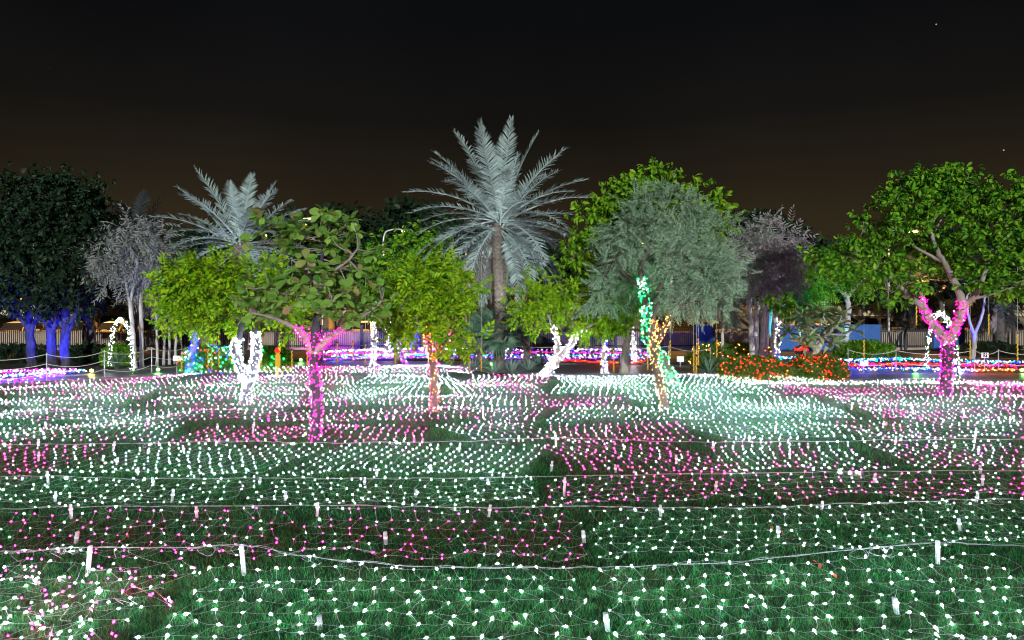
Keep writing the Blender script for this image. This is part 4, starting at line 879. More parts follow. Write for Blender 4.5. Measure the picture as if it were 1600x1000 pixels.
# ------------------------------------------------------------------ hedges and shrubs
def shrub(label, px, py, w, h, Y, lm, nl, colours=None, nb=0, mix=None, leaf='small', box=3.6, name='shrub', seed=0, dep=.7, r=.028, sc_=(.9, 1.4)):
    rr = np.random.default_rng(seed); c = np.array((X(px, Y), Y, 0)); W, D, Hh = w * Y / F / 2, w * Y / F / 2 * dep, h * Y / F
    root = empty(name, c, label, 'shrub' if name == 'shrub' else 'hedge')
    d = rr.normal(size=(nl, 3)); d[:, 2] = np.abs(d[:, 2]); d /= (np.abs(d) ** box).sum(1)[:, None] ** (1 / box)
    bump = 1 + .10 * np.sin(d[:, 0] * 7 + seed) * np.cos(d[:, 2] * 6 + d[:, 1] * 5)
    p = c + d * np.array((W, D, Hh)) * (bump * (1 - .45 * rr.random(nl) ** 2))[:, None]; p[:, 2] = np.maximum(p[:, 2], .03)
    tv, tf = TP[leaf]; tag(MB().add(*orient(tv, tf, p, d + rr.normal(0, .5, d.shape), rr.uniform(*sc_, nl))).build('foliage', lm, root), kind='stuff')
    st = MB()
    for k in range(7): limb_mesh(st, c + np.array((rr.uniform(-.4, .4) * W, rr.uniform(-.4, .4) * D, -.03)), c + np.array((rr.uniform(-.8, .8) * W, rr.uniform(-.7, .7) * D, Hh * .8)), .02, .008, 6)
    st.build('stem', M['darkbark'], root)
    if nb:
        d = rr.normal(size=(nb, 3)); d[:, 2] = np.abs(d[:, 2]); d[:, 1] -= .5; d /= (np.abs(d) ** box).sum(1)[:, None] ** (1 / box)
        b = c + d * np.array((W, D, Hh)) * rr.uniform(.98, 1.10, nb)[:, None]; b[:, 2] = np.maximum(b[:, 2], .05)
        mb = MB(); bulbs(mb, b, r, rr.choice(len(colours), nb, p=mix)); tag(mb.build('bulb', [E[k] for k in colours], root), kind='stuff')
shrub('clipped low hedge covered in red lights, the wider of two', 1176, 594, 97, 32, 24.4, M['leaf_hedge'], 1500, ['red', 'orange'], 170, [.9, .1], r=.018, name='hedge', seed=1)
shrub('clipped low hedge covered in red lights below the frangipani', 1276, 594, 80, 34, 24.4, M['leaf_hedge'], 1400, ['red', 'orange'], 140, [.9, .1], r=.018, name='hedge', seed=2)
shrub('rounded shrub dotted with green red and blue lights', 330, 580, 86, 38, 26.8, M['leaf_hedge'], 1300, ['green', 'blue', 'red', 'snow'], 130, [.5, .25, .15, .1], seed=3)
shrub('dark shrub beside the coloured light shrub and magenta trunk', 425, 580, 55, 36, 27.5, M['leaf_green'], 800, ['green'], 14, seed=4)
shrub('low shrub sprinkled with amber lights around the small pale trees', 1140, 566, 120, 30, 30.5, M['leaf_hedge'], 1300, ['gold', 'orange'], 90, [.7, .3], seed=5, r=.017)
shrub('dense green shrub before the blue wall', 1352, 558, 86, 28, 32.5, M['leaf_green'], 1100, seed=6)
shrub('leafy shrub growing inside the white light arch', 186, 571, 46, 30, 29.9, M['leaf_green'], 700, seed=7)
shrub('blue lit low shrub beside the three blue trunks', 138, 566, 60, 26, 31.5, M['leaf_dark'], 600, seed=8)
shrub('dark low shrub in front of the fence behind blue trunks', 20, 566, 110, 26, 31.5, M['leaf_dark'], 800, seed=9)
shrub('dark bush by the fence under the drooping palm', 1545, 556, 90, 20, 35.0, M['leaf_dark'], 600, seed=10)
shrub('low dark shrub between the fence and the fan palms', 835, 552, 60, 24, 35.8, M['leaf_dark'], 500, seed=11)

def spiky(label, px, py, R, n, seed):
    r = np.random.default_rng(seed); Y = gY(py); root = empty('strap_leaf_plant', (X(px, Y), Y, 0), label, 'plant')
    for i in range(n):
        me = STRAP[i % 3]; put(me, 'leaf', root, (r.normal(0, .04), r.normal(0, .04), 0), (math.radians(r.uniform(35, 88)), 0, r.uniform(0, 6.28)), R * r.uniform(.7, 1.1))
STRAP = [MB().add(*T_leaf(1, .06, .4, c)).mesh('leaf', M['fan']) for c in (.1, .25, .4)]
spiky('spiky strap leaved plant at the left end of the red hedge', 1106, 590, 1.0, 34, 1)
spiky('pale strap leaved plant under the white light arch', 182, 578, 1.0, 26, 2)

def frangipani():
    Y = 25.6; root = empty('frangipani_tree', (X(1262, Y), Y, 0), 'frangipani with whorled pale leaves on a leaning bare trunk', 'tree')
    tr = spline([P(1262, 586, Y) * np.array((1, 1, 0)) + np.array((0, 0, .0)), P(1272, 556, Y), P(1284, 535, Y), P(1290, 520, Y)], 20)
    MB().tube(tr, np.linspace(.13, .09, 20), 9).build('trunk', M['palebark'], root, True)
    r = np.random.default_rng(9); tips_all = [(1262, 492), (1285, 486), (1305, 492), (1318, 507), (1252, 507), (1272, 505), (1295, 510), (1310, 522), (1256, 525), (1275, 525), (1300, 535), (1250, 540), (1268, 540), (1290, 498), (1322, 515), (1240, 520), (1312, 540), (1284, 530)]; tips = tips_all[:16]
    lm = [MB().add(*T_leaf(1, .27, .3, c)).mesh('leaf', M['frangi'], True) for c in (.1, .25, .4)]
    inv = -Vector(root.location)
    for i, (a, b) in enumerate(tips):
        t = P(a, b, Y); t[1] += r.uniform(-.7, .7); mb = MB(); limb_mesh(mb, tr[-1 - r.integers(0, 5)], t, .032, .014, 8); mb.build('limb', M['palebark'], root, True)
        for j in range(18):
            put(lm[j % 3], 'leaf', root, Vector(t) + inv, (math.radians(r.uniform(-35, 65)), r.normal(0, .3), j * 2.4 + r.normal(0, .2)), r.uniform(.46, .66))
frangipani()

# ------------------------------------------------------------------ boundary fence, walls
FY = 38.6
def fence_run(label, px0, px1, npost):
    x0, x1 = X(px0, FY), X(px1, FY); root = empty('picket_fence', ((x0 + x1) / 2, FY, 0), label, 'fence', None); h = 1.25
    xs = np.arange(x0 + .06, x1, .115); mb = MB()
    for x in xs: mb.box((x, FY, .16 + (h - .2) / 2), (.028, .022, h - .2)); mb.add([(x - .014, FY - .01, h - .04), (x + .014, FY - .01, h - .04), (x, FY, h + .02)], [(0, 1, 2)])
    tag(mb.build('picket', M['fence'], root), kind='stuff')
    for z in (.26, h - .16): MB().box(((x0 + x1) / 2, FY + .03, z), (x1 - x0, .03, .05)).build('rail', M['fence'], root)
    for i in range(npost):
        x = x0 + (x1 - x0) * i / max(1, npost - 1); mb = MB(); mb.box((x, FY + .02, .68), (.12, .12, 1.42)); mb.box((x, FY + .02, 1.41), (.16, .16, .05)); mb.build('post', M['fence'], root)
for k, (a, b, n, lab) in enumerate(((-130, 130, 4, 'dark picket fence behind the three blue lit trunks'), (132, 285, 3, 'picket fence seen through the white light arch by silver stems'), (290, 500, 4, 'picket fence hidden behind the lime leaved tree'), (502, 690, 4, 'picket fence with slim posts behind the magenta trunk'),
                                    (692, 900, 4, 'picket fence behind the fan palms and date palm'), (902, 1085, 4, 'picket fence behind leaning trunks and green trunk'), (1115, 1195, 2, 'picket fence behind the small pale trees'), (1376, 1455, 3, 'pale lit picket fence right of the blue wall'), (1505, 1740, 4, 'black picket fence against a yellow lit wall below parked cars'))):
    fence_run(lab, a, b, n)
def wall(label, px0, px1, h, m, Y=FY + .5, cap=True, name='boundary_wall'):
    x0, x1 = X(px0, Y), X(px1, Y); root = empty(name, ((x0 + x1) / 2, Y, 0), label, 'wall'); MB().box(((x0 + x1) / 2, Y, h / 2), (x1 - x0, .2, h)).build('panel', m, root)
    if cap: MB().box(((x0 + x1) / 2, Y, h + .03), (x1 - x0 + .04, .28, .07)).build('coping', m, root)
wall('low beige wall behind the left fence', -140, 495, .95, M['wall']); wall('low beige wall behind the middle fence', 497, 1085, .95, M['wall']); wall('low beige wall behind the fence by the small pale trees', 1112, 1196, .95, M['wall'])
wall('low beige wall behind the pale lit fence', 1377, 1452, .95, M['wall']); wall('low beige wall behind the black fence', 1504, 1745, .95, M['wall'])
wall('blue painted wall behind the frangipani', 1197, 1302, 1.35, M['bluewall'], FY); wall('blue painted wall panel behind the dense green shrub', 1304, 1374, 1.4, M['bluewall'], FY - .1)
wall('blue pillar block between two fence runs by pale trees', 1087, 1113, 1.4, M['bluewall'], FY); wall('dark blue pillar block beside the magenta fork', 1457, 1503, 1.35, M['bluewall'], FY)

# ------------------------------------------------------------------ car park
def car(label, px, Y, paint, L=4.5, W=1.82, Ht=1.62, suv=True, rz=0.0, lamp=False):
    root = empty('parked_car', (X(px, Y), Y, 0), label, 'car'); root.rotation_euler = (0, 0, rz)
    hood = .98 if suv else .82
    def loft(st, name, m, parent=root, smooth=True):               # stations: y, half width, z low, z high
        n = 14; a = np.linspace(0, 2 * math.pi, n, endpoint=False); vs = []
        for y, hw, zl, zh in st:
            ca, sa = np.cos(a), np.sin(a); ex = .45
            vs.append(np.c_[np.sign(ca) * np.abs(ca) ** ex * hw, np.full(n, y), (zl + zh) / 2 + np.sign(sa) * np.abs(sa) ** ex * (zh - zl) / 2])
        f = []
        for i in range(len(st) - 1):
            for k in range(n):
                a0, a1 = i * n + k, i * n + (k + 1) % n; f += [(a0, a1, a1 + n), (a0, a1 + n, a0 + n)]
        for i0 in (0, (len(st) - 1) * n): f += [(i0, i0 + k, i0 + k + 1) for k in range(1, n - 1)]
        o = MB().add(np.concatenate(vs), f).build(name, m, None, smooth); o.parent = parent; return o
    h = W / 2; l = L / 2                                           # front faces -Y (towards the garden)
    body = loft([(-l, h * .86, .36, hood * .80), (-l + .12, h * .95, .28, hood * .90), (-l + .9, h, .26, hood), (-.2, h, .26, hood + .06), (l - .5, h, .28, hood + .05), (l - .06, h * .95, .32, hood), (l, h * .86, .42, hood * .85)], 'body', paint)
    cab = loft([(-.62 - .35, h * .84, hood - .05, hood + .02), (-.35, h * .76, hood - .05, Ht - .06), (.1, h * .76, hood - .05, Ht), (l - 1.0, h * .76, hood - .05, Ht - .02), (l - .35 if suv else l - .9, h * .74, hood - .05, Ht - .12), (l - .12 if suv else l - .4, h * .78, hood - .05, hood + .05)], 'cabin', paint)
    def pane(v, nm='window'): 
        o = MB().add(v, [(0, 1, 2), (0, 2, 3)]).build(nm, M['glass']); o.parent = cab
    y0, y1 = -.62 - .27, -.40
    pane([(-h * .74, y0 - .04, hood + .04), (h * .74, y0 - .04, hood + .04), (h * .66, y1 - .06, Ht - .10), (-h * .66, y1 - .06, Ht - .10)], 'windscreen')
    for s in (-1, 1): pane([(s * h * .79, -.5, hood + .05), (s * h * .79, l - .9, hood + .05), (s * h * .775, l - 1.05, Ht - .12), (s * h * .775, -.2, Ht - .12)])
    for s in (-1, 1):
        for y in (-l + .85, l - .85):
            w = MB(); pr = [(.0, -.1), (.20, -.1), (.33, -.085), (.34, 0), (.33, .085), (.20, .1), (0, .1)]; w.lathe(pr, sides=16); v = w.v[0]; w.v[0] = np.c_[v[:, 2] + s * (h - .09), v[:, 0] + y, v[:, 1] + .34]
            o = w.build('wheel', M['black']); o.parent = root
        q = MB(); q.box((s * h * .66, -l + .02, hood * .70), (.34, .14, .15)); o = q.build('headlight', E['gold'] if lamp else M['lens']); o.parent = body
        q = MB(); q.box((s * (h + .08), -.75, hood + .1), (.2, .1, .14)); o = q.build('wing_mirror', paint); o.parent = root
    o = MB().box((0, -l - .015, hood * .68), (.75, .06, .16)).build('grille', M['black']); o.parent = body
    o = MB().box((0, -l - .03, .48), (.5, .03, .12)).build('number_plate', M['card']); o.parent = body
M['glass'] = mat('car_glass', (.012, .013, .014), rough=.08, spec=.6); M['lens'] = mat('headlight_lens', (.45, .43, .38), rough=.15, spec=.6)
def paint(n, c): return mat('car_paint_' + n, c, rough=.28, spec=.5, coat=.6)
PA = {'white': paint('white', (.62, .60, .56)), 'silver': paint('silver', (.34, .33, .31)), 'black': paint('black', (.015, .015, .016)), 'red': paint('red', (.42, .02, .02)), 'sand': paint('sand', (.40, .33, .20)), 'blue': paint('blue', (.03, .05, .14))}
CARS = [(30, 43.5, 'sand', 'sand coloured car parked behind the fence by the blue trunks', 0), (-25, 44.5, 'black', 'black car parked at the far end beyond the blue trunks', 1), (95, 44.5, 'silver', 'silver car parked behind the dark trees', 0), (180, 44, 'white', 'white car parked beyond the light arch', 0),
        (565, 44.5, 'white', 'white car parked behind the magenta trunk', 0), (625, 43.5, 'black', 'black four wheel drive parked behind the purple trunk', 1), (700, 45, 'silver', 'silver car parked behind the yellow tree', 0), (1060, 46, 'black', 'black car parked behind the gold lit trunk', 1), (1125, 45, 'silver', 'silver car parked behind the small pale trees', 0),
        (1348, 44.0, 'black', 'black car parked behind the dense green shrub', 1), (1387, 42.6, 'white', 'pale four wheel drive with lit headlights parked by the blue wall', 1), (1436, 45, 'black', 'black car parked behind the drooping bluish palm', 0), (1476, 43.5, 'sand', 'sand coloured car half hidden by the magenta fork', 0), (1524, 46.5, 'red', 'red car parked beyond the blue forked tree', 0), (1568, 44.0, 'white', 'white four wheel drive parked beyond the black fence', 1), (1612, 42.8, 'silver', 'silver car parked at the right edge of the car park', 0)]
for px, Y, c, lab, suv in CARS: car(lab, px, Y, PA[c], suv=bool(suv), Ht=1.82 if suv else 1.5, rz=random.uniform(-.1, .1), lamp='headlights' in lab)

M['sodium'] = emis('sodium_lamp', (1.0, .42, .06), 30.0)
def street_lamp(label, px, py, Y, power, side=1):
    x = X(px, Y); zt = Z(py, Y); root = empty('street_lamp', (x - side * 1.4, Y, 0), label, 'street lamp')
    MB().tube(spline([(x - side * 1.4, Y, -.1), (x - side * 1.4, Y, zt * .6), (x - side * 1.4, Y, zt - .35), (x - side * .9, Y, zt + .12), (x - side * .1, Y, zt + .12)], 40), np.linspace(.09, .04, 40), 8).build('pole', M['galv'], root, True)
    h = MB().box((x, Y, zt + .09), (.75, .3, .12), taper=.7).build('lamp_head', M['galv'], root)
    MB().box((x, Y, zt + .0), (.6, .24, .05)).build('lamp_lens', M['sodium'], root)
    ld = bpy.data.lights.new('sodium_light', 'SPOT'); ld.spot_size = math.radians(118); ld.spot_blend = .35; ld.energy = power * 1.3; ld.color = (1.0, .47, .10); ld.shadow_soft_size = .15
    lo = bpy.data.objects.new('sodium_light', ld); col.objects.link(lo); lo.location = (x, Y, zt - .12); lo.parent = root; lo.matrix_parent_inverse = Matrix.Translation(-Vector(root.location))
street_lamp('sodium street lamp glowing beside the tall date palm', 755, 378, 56, 12800); street_lamp('sodium street lamp glowing behind the blue grey palm', 410, 368, 54, 12000)
street_lamp('sodium street lamp just above the broad leaved tree', 480, 342, 62, 6000, -1); street_lamp('sodium street lamp above the road behind the spreading tree', 1452, 400, 66, 14400, -1)
street_lamp('sodium street lamp beyond the big dark trees', 60, 385, 54, 12800); street_lamp('sodium street lamp behind the mauve leaved clump', 1225, 395, 66, 12800)
street_lamp('sodium street lamp behind the grey feathery tree', 1000, 380, 56, 8800)
for px, lab in ((1425, 'hidden in the crown of the spreading tree'), (636, 'hidden behind the dark green tree'), (90, 'hidden among the big dark trees'), (1085, 'hidden behind the grey feathery crown')):
    street_lamp('sodium car park lamp ' + lab, px, 362, 40.9, 2600)
# road embankment, barrier and signboard beyond the car park
tag(MB().add([(-150, 69, -.02), (150, 69, -.02), (150, 73.6, 1.2), (-150, 73.6, 1.2), (-150, 76, -.05), (150, 76, -.05)], [(0, 1, 2), (0, 2, 3), (3, 2, 5), (3, 5, 4)]).build('embankment', mat('sand_bank', (.22, .16, .10), (.32, .25, .16), .6, .95, bump=.3)), kind='structure')
rb = empty('road_barrier', (0, 72.4, .95), 'long sodium lit concrete road barrier with dark slots beyond the cars', 'barrier')
mb = MB(); MBs = MB()
mb.box((0, 73.0, 1.72), (240, .3, 1.1)); mb.box((0, 73.0, 2.32), (240, .42, .10)); mb.build('panel', mat('yellow_barrier', (.42, .34, .20), (.52, .44, .28), 1.5, .8), rb)
for i in range(110): MBs.box((-110 + i * 2.0, 72.83, 1.86), (1.1, .05, .10))
MBs.build('slot', M['black'], rb)
def signboard():
    Y = 70; root = empty('signboard', (X(1290, Y), Y, 0), 'white signboard on two posts beyond the car park', 'signboard'); x = X(1290, Y); z = Z(460, Y)
    b = MB().box((x, Y, z), (1.06, .06, .50)).build('board', M['card'], root)
    for s in (-1, 1): MB().box((x + s * .38, Y + .05, z / 2 - .1), (.07, .07, z + .2)).build('post', M['galv'], root)
    t = MB(); 
    for i, (dx, w) in enumerate(((-.05, .8), (.02, .7), (-.1, .6))): t.box((x + dx, Y - .036, z + .14 - i * .14), (w, .01, .05))
    t.build('lettering', M['ink'], b)
    r2 = empty('utility_pole', (X(1288, 66), 66, 0), 'short pole with crossarm and bluish lamp below the signboard', 'pole'); x = X(1288, 66)
    MB().tube([(x, 66, -.1), (x, 66, Z(464, 66))], .06, 8).build('pole', M['galv'], r2); MB().box((x, 66, Z(472, 66)), (.75, .08, .06)).build('crossarm', M['galv'], r2)
signboard()

# trees beyond the car park
def far_trees():
    protos = []
    for k in range(3):
        r = np.random.default_rng(900 + k); n = 620
        d = r.normal(size=(n, 3)); d /= np.linalg.norm(d, axis=1)[:, None]; rad = (1 - .5 * r.random(n) ** 2) * (1 + .16 * np.sin(6 * d[:, 0] + k) * np.cos(5 * d[:, 2]) + .1 * np.sin(9 * d[:, 1]))
        p = d * rad[:, None] * np.array((2.6, 2.2, 2.0)) + np.array((0, 0, 4.3)); p += r.normal(0, .15, p.shape)
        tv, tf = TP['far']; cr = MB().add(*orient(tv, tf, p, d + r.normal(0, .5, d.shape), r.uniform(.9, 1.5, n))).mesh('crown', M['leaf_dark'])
        t = MB(); t.tube(spline([(0, 0, -.1), (.1, 0, 1.6), (0, 0, 3.2)], 10), np.linspace(.22, .12, 10), 8)
        for j in range(6): limb_mesh(t, (0, 0, 2.2), p[r.integers(n)] * np.array((.7, .7, 1)), .09, .03, 8)
        protos.append((cr, t.mesh('trunk', M['darkbark'], True)))
    BGL = [('big dark leafy trees', 20), ('forked blue trunk', 110), ('light arch', 185), ('silver stems', 240), ('lime leaved tree', 320), ('blue grey palm', 375), ('white forked trunk', 410), ('broad leaved tree', 490), ('slim white lit trunk', 585), ('purple trunk', 628), ('yellow leaved tree', 690), ('tall date palm', 780), ('shaggy fan palm', 825), ('leaning white trunks', 880), ('rear yellow green tree', 945), ('green lit trunk', 1010), ('wispy tree', 1085), ('small pale trees', 1135), ('mauve clump', 1195), ('signboard', 1290), ('blue wall panel', 1345), ('drooping bluish palm', 1420), ('magenta forked trunk', 1478), ('red car', 1530), ('white four wheel drive', 1570), ('silver car at the edge', 1612)]
    T = [(-60, 50, 1.3), (20, 57, 1.25), (90, 52, 1.15), (150, 58, 1.3), (215, 60, 1.35), (270, 58, 1.3), (330, 62, 1.5), (400, 60, 1.4), (455, 63, 1.5), (520, 62, 1.75), (560, 66, 1.45), (605, 60, 1.3), (650, 64, 1.75), (692, 61, 1.45), (745, 62, 1.4), (830, 60, 1.25), (885, 62, 1.2), (940, 60, 1.3), (1010, 64, 1.4), (1080, 62, 1.4), (1150, 62, 1.55), (1190, 64, 1.65), (1228, 62, 1.45), (1290, 95, 1.6), (1345, 66, .95), (1410, 66, 1.25), (1470, 64, 1.4), (1540, 62, 1.4), (1610, 62, 1.5), (1690, 60, 1.5)]
    for i, (px, Y, s) in enumerate(T):
        root = empty('background_tree', (X(px, Y), Y, 0), 'dark unlit tree beyond the car park, behind the ' + min(BGL, key=lambda l: abs(l[1] - px))[0], 'tree', 'dark trees beyond the car park'); root.scale = (s, s, s * random.uniform(.92, 1.08)); root.rotation_euler = (0, 0, random.uniform(0, 6.28))
        a = put(protos[i % 3][0], 'crown', root); tag(a, kind='stuff'); put(protos[i % 3][1], 'trunk', root)
far_trees()

# ------------------------------------------------------------------ hanging gold tubes
TUBES = [(284, 548, 580, 25.5), (325, 544, 577, 24.5), (331, 542, 578, 24.6), (342, 543, 574, 24.7), (408, 549, 572, 25.5), (456, 547, 576, 26), (480, 538, 571, 26.5), (527, 536, 569, 29), (551, 534, 567, 29.4), (571, 537, 569, 29.2), (618, 536, 572, 28), (697, 507, 543, 27), (726, 557, 576, 27.6), (733, 560, 580, 26.4), (752, 555, 582, 26.3),
         (941, 530, 572, 26), (959, 546, 581, 26), (1012, 540, 578, 25.6), (1047, 531, 560, 25.8), (1084, 540, 582, 24.6), (1088, 556, 590, 24.2), (1091, 528, 571, 24.8), (1120, 530, 560, 26), (1350, 530, 565, 26), (1432, 466, 508, 24.5), (1516, 530, 562, 26.5), (1545, 490, 524, 27), (1590, 521, 566, 25.0)]
OV = {}
for i, (px, y0, y1, Y) in enumerate(TUBES):
    x = X(px, Y); z1, z0 = Z(y0, Y), max(.08, Z(y1, Y)); zc = 4.35
    near = ('coloured shrub' if px < 430 else 'magenta trunk' if px < 620 else 'agaves' if px < 760 else 'leaning white trunks' if px < 1000 else 'green lit trunk' if px < 1130 else 'spreading tree')
    root = empty('hanging_light_tube', (x, Y, z0), 'slim twisted gold light tube hung on a thin cord near the ' + near, 'light tube', 'gold light tubes near the ' + near)
    n = 34; zz = np.linspace(z0, z1, n); a = np.linspace(0, 2 * math.pi * (z1 - z0) * 6, n)
    mb = MB(); mb.tube(np.c_[x + .010 * np.cos(a), Y + .010 * np.sin(a), zz], .020 + .006 * np.sin(np.arange(n) * 1.9), 7); mb.build('tube', M['tinsel'], root)
    mb = MB(); mb.tube(np.c_[x + .026 * np.cos(a + 2), Y + .026 * np.sin(a + 2), zz], .007, 4); mb.build('twist_band', M['metal'], root)
    MB().lathe([(.0, z1 + .05), (.02, z1 + .05), (.028, z1 + .01), (.028, z1 - .01), (0, z1 - .01)], (x, Y, 0), 8).build('cap', E['red'] if px in (408, 456, 480, 1350) and False else M['black'], root)
    MB().tube([(x, Y, z1 + .03), (x, Y, zc)], .005, 4).build('cord', M['rope'], root)
# carrier wires for the tubes between tree crowns
for (lab, a, b, Y) in (('thin overhead wire carrying gold tubes on the left of the garden', 240, 640, 25.6), ('thin overhead wire carrying gold tubes over the middle of the garden', 660, 1150, 25.9), ('thin overhead wire carrying gold tubes beside the spreading tree', 1300, 1640, 25.6)):
    tag(MB().tube([(X(px, Y), Y, 4.35 + .02 * math.sin(px * .1)) for px in np.linspace(a, b, 24)], .006, 4).build('overhead_wire', M['black']), lab, 'wire')

# small red topped lanterns
for px, py, Y in ((434, 585, 24.8), (490, 580, 26.0)):
    root = empty('path_lantern', (X(px, Y), Y, 0), 'small yellow lantern post with red ball top by the ' + ('dark shrub' if px < 460 else 'magenta trunk'), 'lantern')
    x = X(px, Y); MB().lathe([(.05, 0), (.05, .05), (.03, .08), (.03, .35), (.09, .42), (.10, .70), (.08, .86), (.03, .92)], (x, Y, 0), 10).build('post', M['tinsel'], root, True)
    MB().lathe([(0, .90), (.07, .93), (.105, 1.0), (.07, 1.07), (0, 1.10)], (x, Y, 0), 10).build('ball', E['red'], root, True)

# ------------------------------------------------------------------ garden floodlights (lit fixtures, plus added white ones for the palms)
def flood(label, loc, colr, target, power, size=70, glow=6.0, r=.06):
    loc = np.array(loc, float); root = empty('spotlight', loc * np.array((1, 1, 0)), label, 'spotlight'); d = np.array(target, float) - loc; d /= np.linalg.norm(d)
    m = emis('spot_lens', colr, glow)
    MB().tube([loc * np.array((1, 1, 0)) - np.array((0, 0, .03)), loc - d * .05], .014, 6).build('stem', M['metal'], root)
    MB().tube([loc - d * .12, loc - d * .05, loc - d * .005], [r * .5, r, r * 1.1], 12).build('housing', M['metal'], root)
    MB().tube([loc - d * .012, loc + d * .004], [r * .95, r * .9], 12).build('lens', m, root)
    ld = bpy.data.lights.new('beam', 'SPOT'); ld.energy = power; ld.color = colr; ld.spot_size = math.radians(size); ld.spot_blend = .6; ld.shadow_soft_size = r * .8
    lo = bpy.data.objects.new('beam', ld); col.objects.link(lo); lo.parent = root; lo.matrix_parent_inverse = Matrix.Translation(-Vector(root.location))
    lo.location = Vector(loc + d * .03); lo.rotation_euler = Vector(d).to_track_quat('-Z', 'Y').to_euler()
def G(px, Y, z=.18): return (X(px, Y), Y, z)
BL = (.0, .012, 1.0); GR = (.12, 1.0, .08); TE = (.02, .55, .85); WH = (.95, .98, 1.0)
flood('blue spotlight aimed up the leftmost blue trunk', G(46, 26.9), BL, P(50, 510, 28.8), 420); flood('blue spotlight aimed up the middle blue trunk', G(80, 26.6), BL, P(82, 510, 28.2), 420); flood('blue spotlight aimed up the forked blue trunk', G(106, 26.3), BL, P(104, 510, 27.8), 420)
flood('blue spotlight lighting the leaning trunk beside the coloured shrub', G(309, 25.6, .15), BL, P(303, 540, 26.2), 260, 60)
flood('teal spotlight aimed at the slender tree by the blue wall', G(1330, 33.2), TE, P(1320, 465, 35.0), 700); flood('teal spotlight behind the frangipani', G(1243, 31.5), TE, P(1235, 470, 34.0), 600); flood('blue spotlight aimed at the blue wall', G(1285, 34.5), (.02, .42, 1.0), P(1290, 530, 38.5), 70, 130); flood('blue spotlight aimed at the wall by the shrub', G(1372, 35.0), (.02, .42, 1.0), P(1350, 530, 38.5), 40, 130)
flood('blue spotlight under the thin forked tree', G(1524, 31.5), BL, P(1522, 480, 33), 260); flood('blue spotlight on the fence posts by the magenta trunk', G(560, 36), BL, P(570, 525, 38.6), 200, 110)
flood('purple spotlight on the fence behind the magenta trunk', G(515, 36.5), (.6, .06, .9), P(505, 520, 38.6), 220, 110); flood('blue spotlight by the green lit trunk aimed at the fence', G(1003, 33.5), BL, P(1010, 510, 38.6), 260, 80); flood('blue spotlight behind leaning trunks', G(930, 33.5), (.2, .3, 1.0), P(930, 540, 38.6), 200, 110)
for px, Y, lab in ((143, 26.2, 'green spotlight on the path edge left of the light arch'), (247, 26.6, 'green spotlight on the path by the silver stems'), (470, 31.0, 'green spotlight on the path left of magenta trunk'), (768, 29.0, 'green spotlight among the agaves'), (1430, 26.6, 'green spotlight on the path left of the magenta fork'), (1597, 26.4, 'green spotlight on the path at the far right'), (477, 13.75, 'tiny green spotlight at the foot of the magenta trunk')):
    flood(lab, G(px, Y, .12), GR if px != 143 else (.9, .85, .1), (X(px, Y) + .2, Y - 3.0, -.6), 16 if Y > 20 else 1.0, 120, 14, .07 if Y > 20 else .025)
flood('added white floodlight at the foot of the tall date palm', G(800, 26.9, .25), WH, P(780, 320, 29), 520, 50); flood('second added white floodlight by the tall date palm', G(742, 27.2, .25), WH, P(775, 330, 29), 420, 50)  # made-up fixtures, added to brighten the palm crown
flood('added white floodlight aimed up at the blue grey palm', G(392, 29.6, .3), WH, P(380, 330, 31), 420, 55)  # likewise added, to brighten this palm

# ------------------------------------------------------------------ rope barriers, signs, small things
def rope_barrier(label, pts, hts=(.95, .6), h=1.0):
    q = [np.array((X(px, Y), Y, 0)) for px, Y in pts]; root = empty('rope_barrier', q[0], label, 'barrier')
    for p in q: MB().tube([p - np.array((0, 0, .05)), p + np.array((0, 0, h))], .018, 6).build('post', M['galv'], root)
    for z in hts:
        for a, b in zip(q[:-1], q[1:]):
            t = np.linspace(0, 1, 14)[:, None]; l = a + (b - a) * t; l[:, 2] = z - .16 * 4 * t[:, 0] * (1 - t[:, 0]); MB().tube(l, .011, 5).build('rope', M['rope'], root, True)
rope_barrier('slack rope barrier on thin posts along the path at the blue trunks', [(-70, 22.6), (73, 23.6), (163, 25.0), (237, 26.6), (300, 28.2), (380, 30.0)], (.95, .62, .30))
rope_barrier('rope barrier on thin posts along the middle light bed', [(505, 32.6), (620, 32.2), (760, 31.6), (915, 30.4), (1045, 29.4), (1110, 28.0)], (.85,), .9)
rope_barrier('rope barrier on thin posts before the right hand light bed', [(1325, 27.2), (1400, 26.8), (1523, 26.9), (1560, 26.8), (1640, 27.0)], (.85, .4), .9)
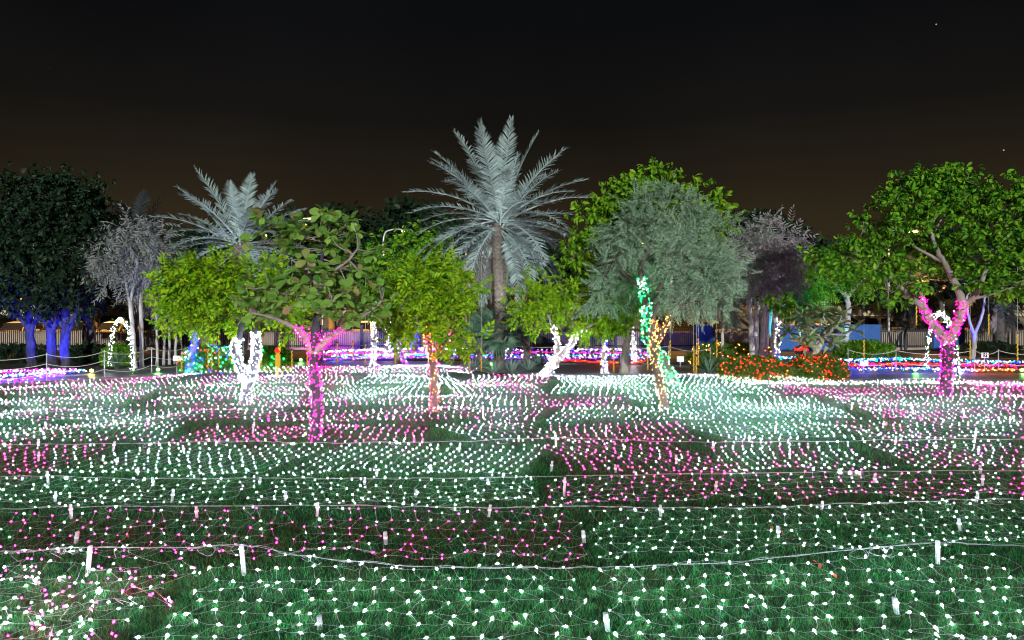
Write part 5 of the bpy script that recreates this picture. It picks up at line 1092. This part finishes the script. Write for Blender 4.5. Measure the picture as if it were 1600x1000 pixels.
def sign(label, px, py, Y, w, h, ink=False):
    c = P(px, py, Y); root = empty('info_sign', (c[0], Y, 0), label, 'sign'); b = MB().box(c, (w, .02, h)).build('board', M['card'], root); MB().box((c[0], Y + .02, c[2] / 2), (.03, .02, c[2])).build('stake', M['galv'], root)
    if ink:
        t = MB(); t.box(c + np.array((-.04, -.013, .03)), (.06, .006, .12)); t.box(c + np.array((.05, -.013, .0)), (.05, .006, .16)); t.box(c + np.array((0, -.013, -.06)), (.18, .006, .03)); t.build('symbol', M['ink'], b)
sign('small white card sign by the silver clump and rope', 276, 560, 26.3, .27, .2); sign('small white card sign before the amber lit shrub', 1063, 561, 27.6, .28, .22); sign('white card sign on the right hand light bed', 1350, 568, 26.7, .33, .2); sign('card sign with dark symbol by the black fence', 1539, 555, 27.0, .28, .2, True)
sign('small card sign on slim white lit trunk', 585, 538, 29.6, .22, .16)
# fallen red leaves on the near grass
lf = MB().add(*T_leaf(.055, .03, .2, .3)).mesh('fallen_leaf', mat('red_leaf', (.55, .03, .02), (.45, .05, .02), 30, .6))
for i, (px, py) in enumerate(((1206, 829), (1218, 836), (1240, 852), (1252, 862), (1268, 884), (1282, 890), (1290, 893), (1300, 905), (60, 745), (30, 748), (606, 870), (200, 845))):
    Y = gY(py); o = bpy.data.objects.new('fallen_leaf', lf); col.objects.link(o); o.location = (X(px, Y), Y, .06); o.rotation_euler = (random.uniform(-.4, .4), random.uniform(-.4, .4), random.uniform(0, 6.28)); o.scale = (1.1,) * 3
    tag(o, 'small red fallen leaf lying on the grass between bulbs', 'leaf', 'fallen red leaves')
# rim of red lights on a dark basket by the frangipani
rt = empty('light_basket', (X(1258, 25.2), 25.2, 0), 'dark basket rimmed with red rope light below the frangipani', 'basket')
c = np.array((X(1252, 25.2), 25.2, 0)); MB().lathe([(.16, .55), (.20, .85), (.22, 1.0), (.19, 1.0), (.14, .7)], c, 14).build('body', M['black'], rt); MB().lathe([(.05, 0), (.05, .56), (.16, .57)], c, 10).build('stand', M['black'], rt)
th = np.linspace(0, 2 * math.pi, 40); MB().tube(np.c_[c[0] + .22 * np.cos(th), c[1] + .22 * np.sin(th), 1.01 + .02 * np.sin(th * 3)], .025, 6).build('rope_light', E['red'], rt)
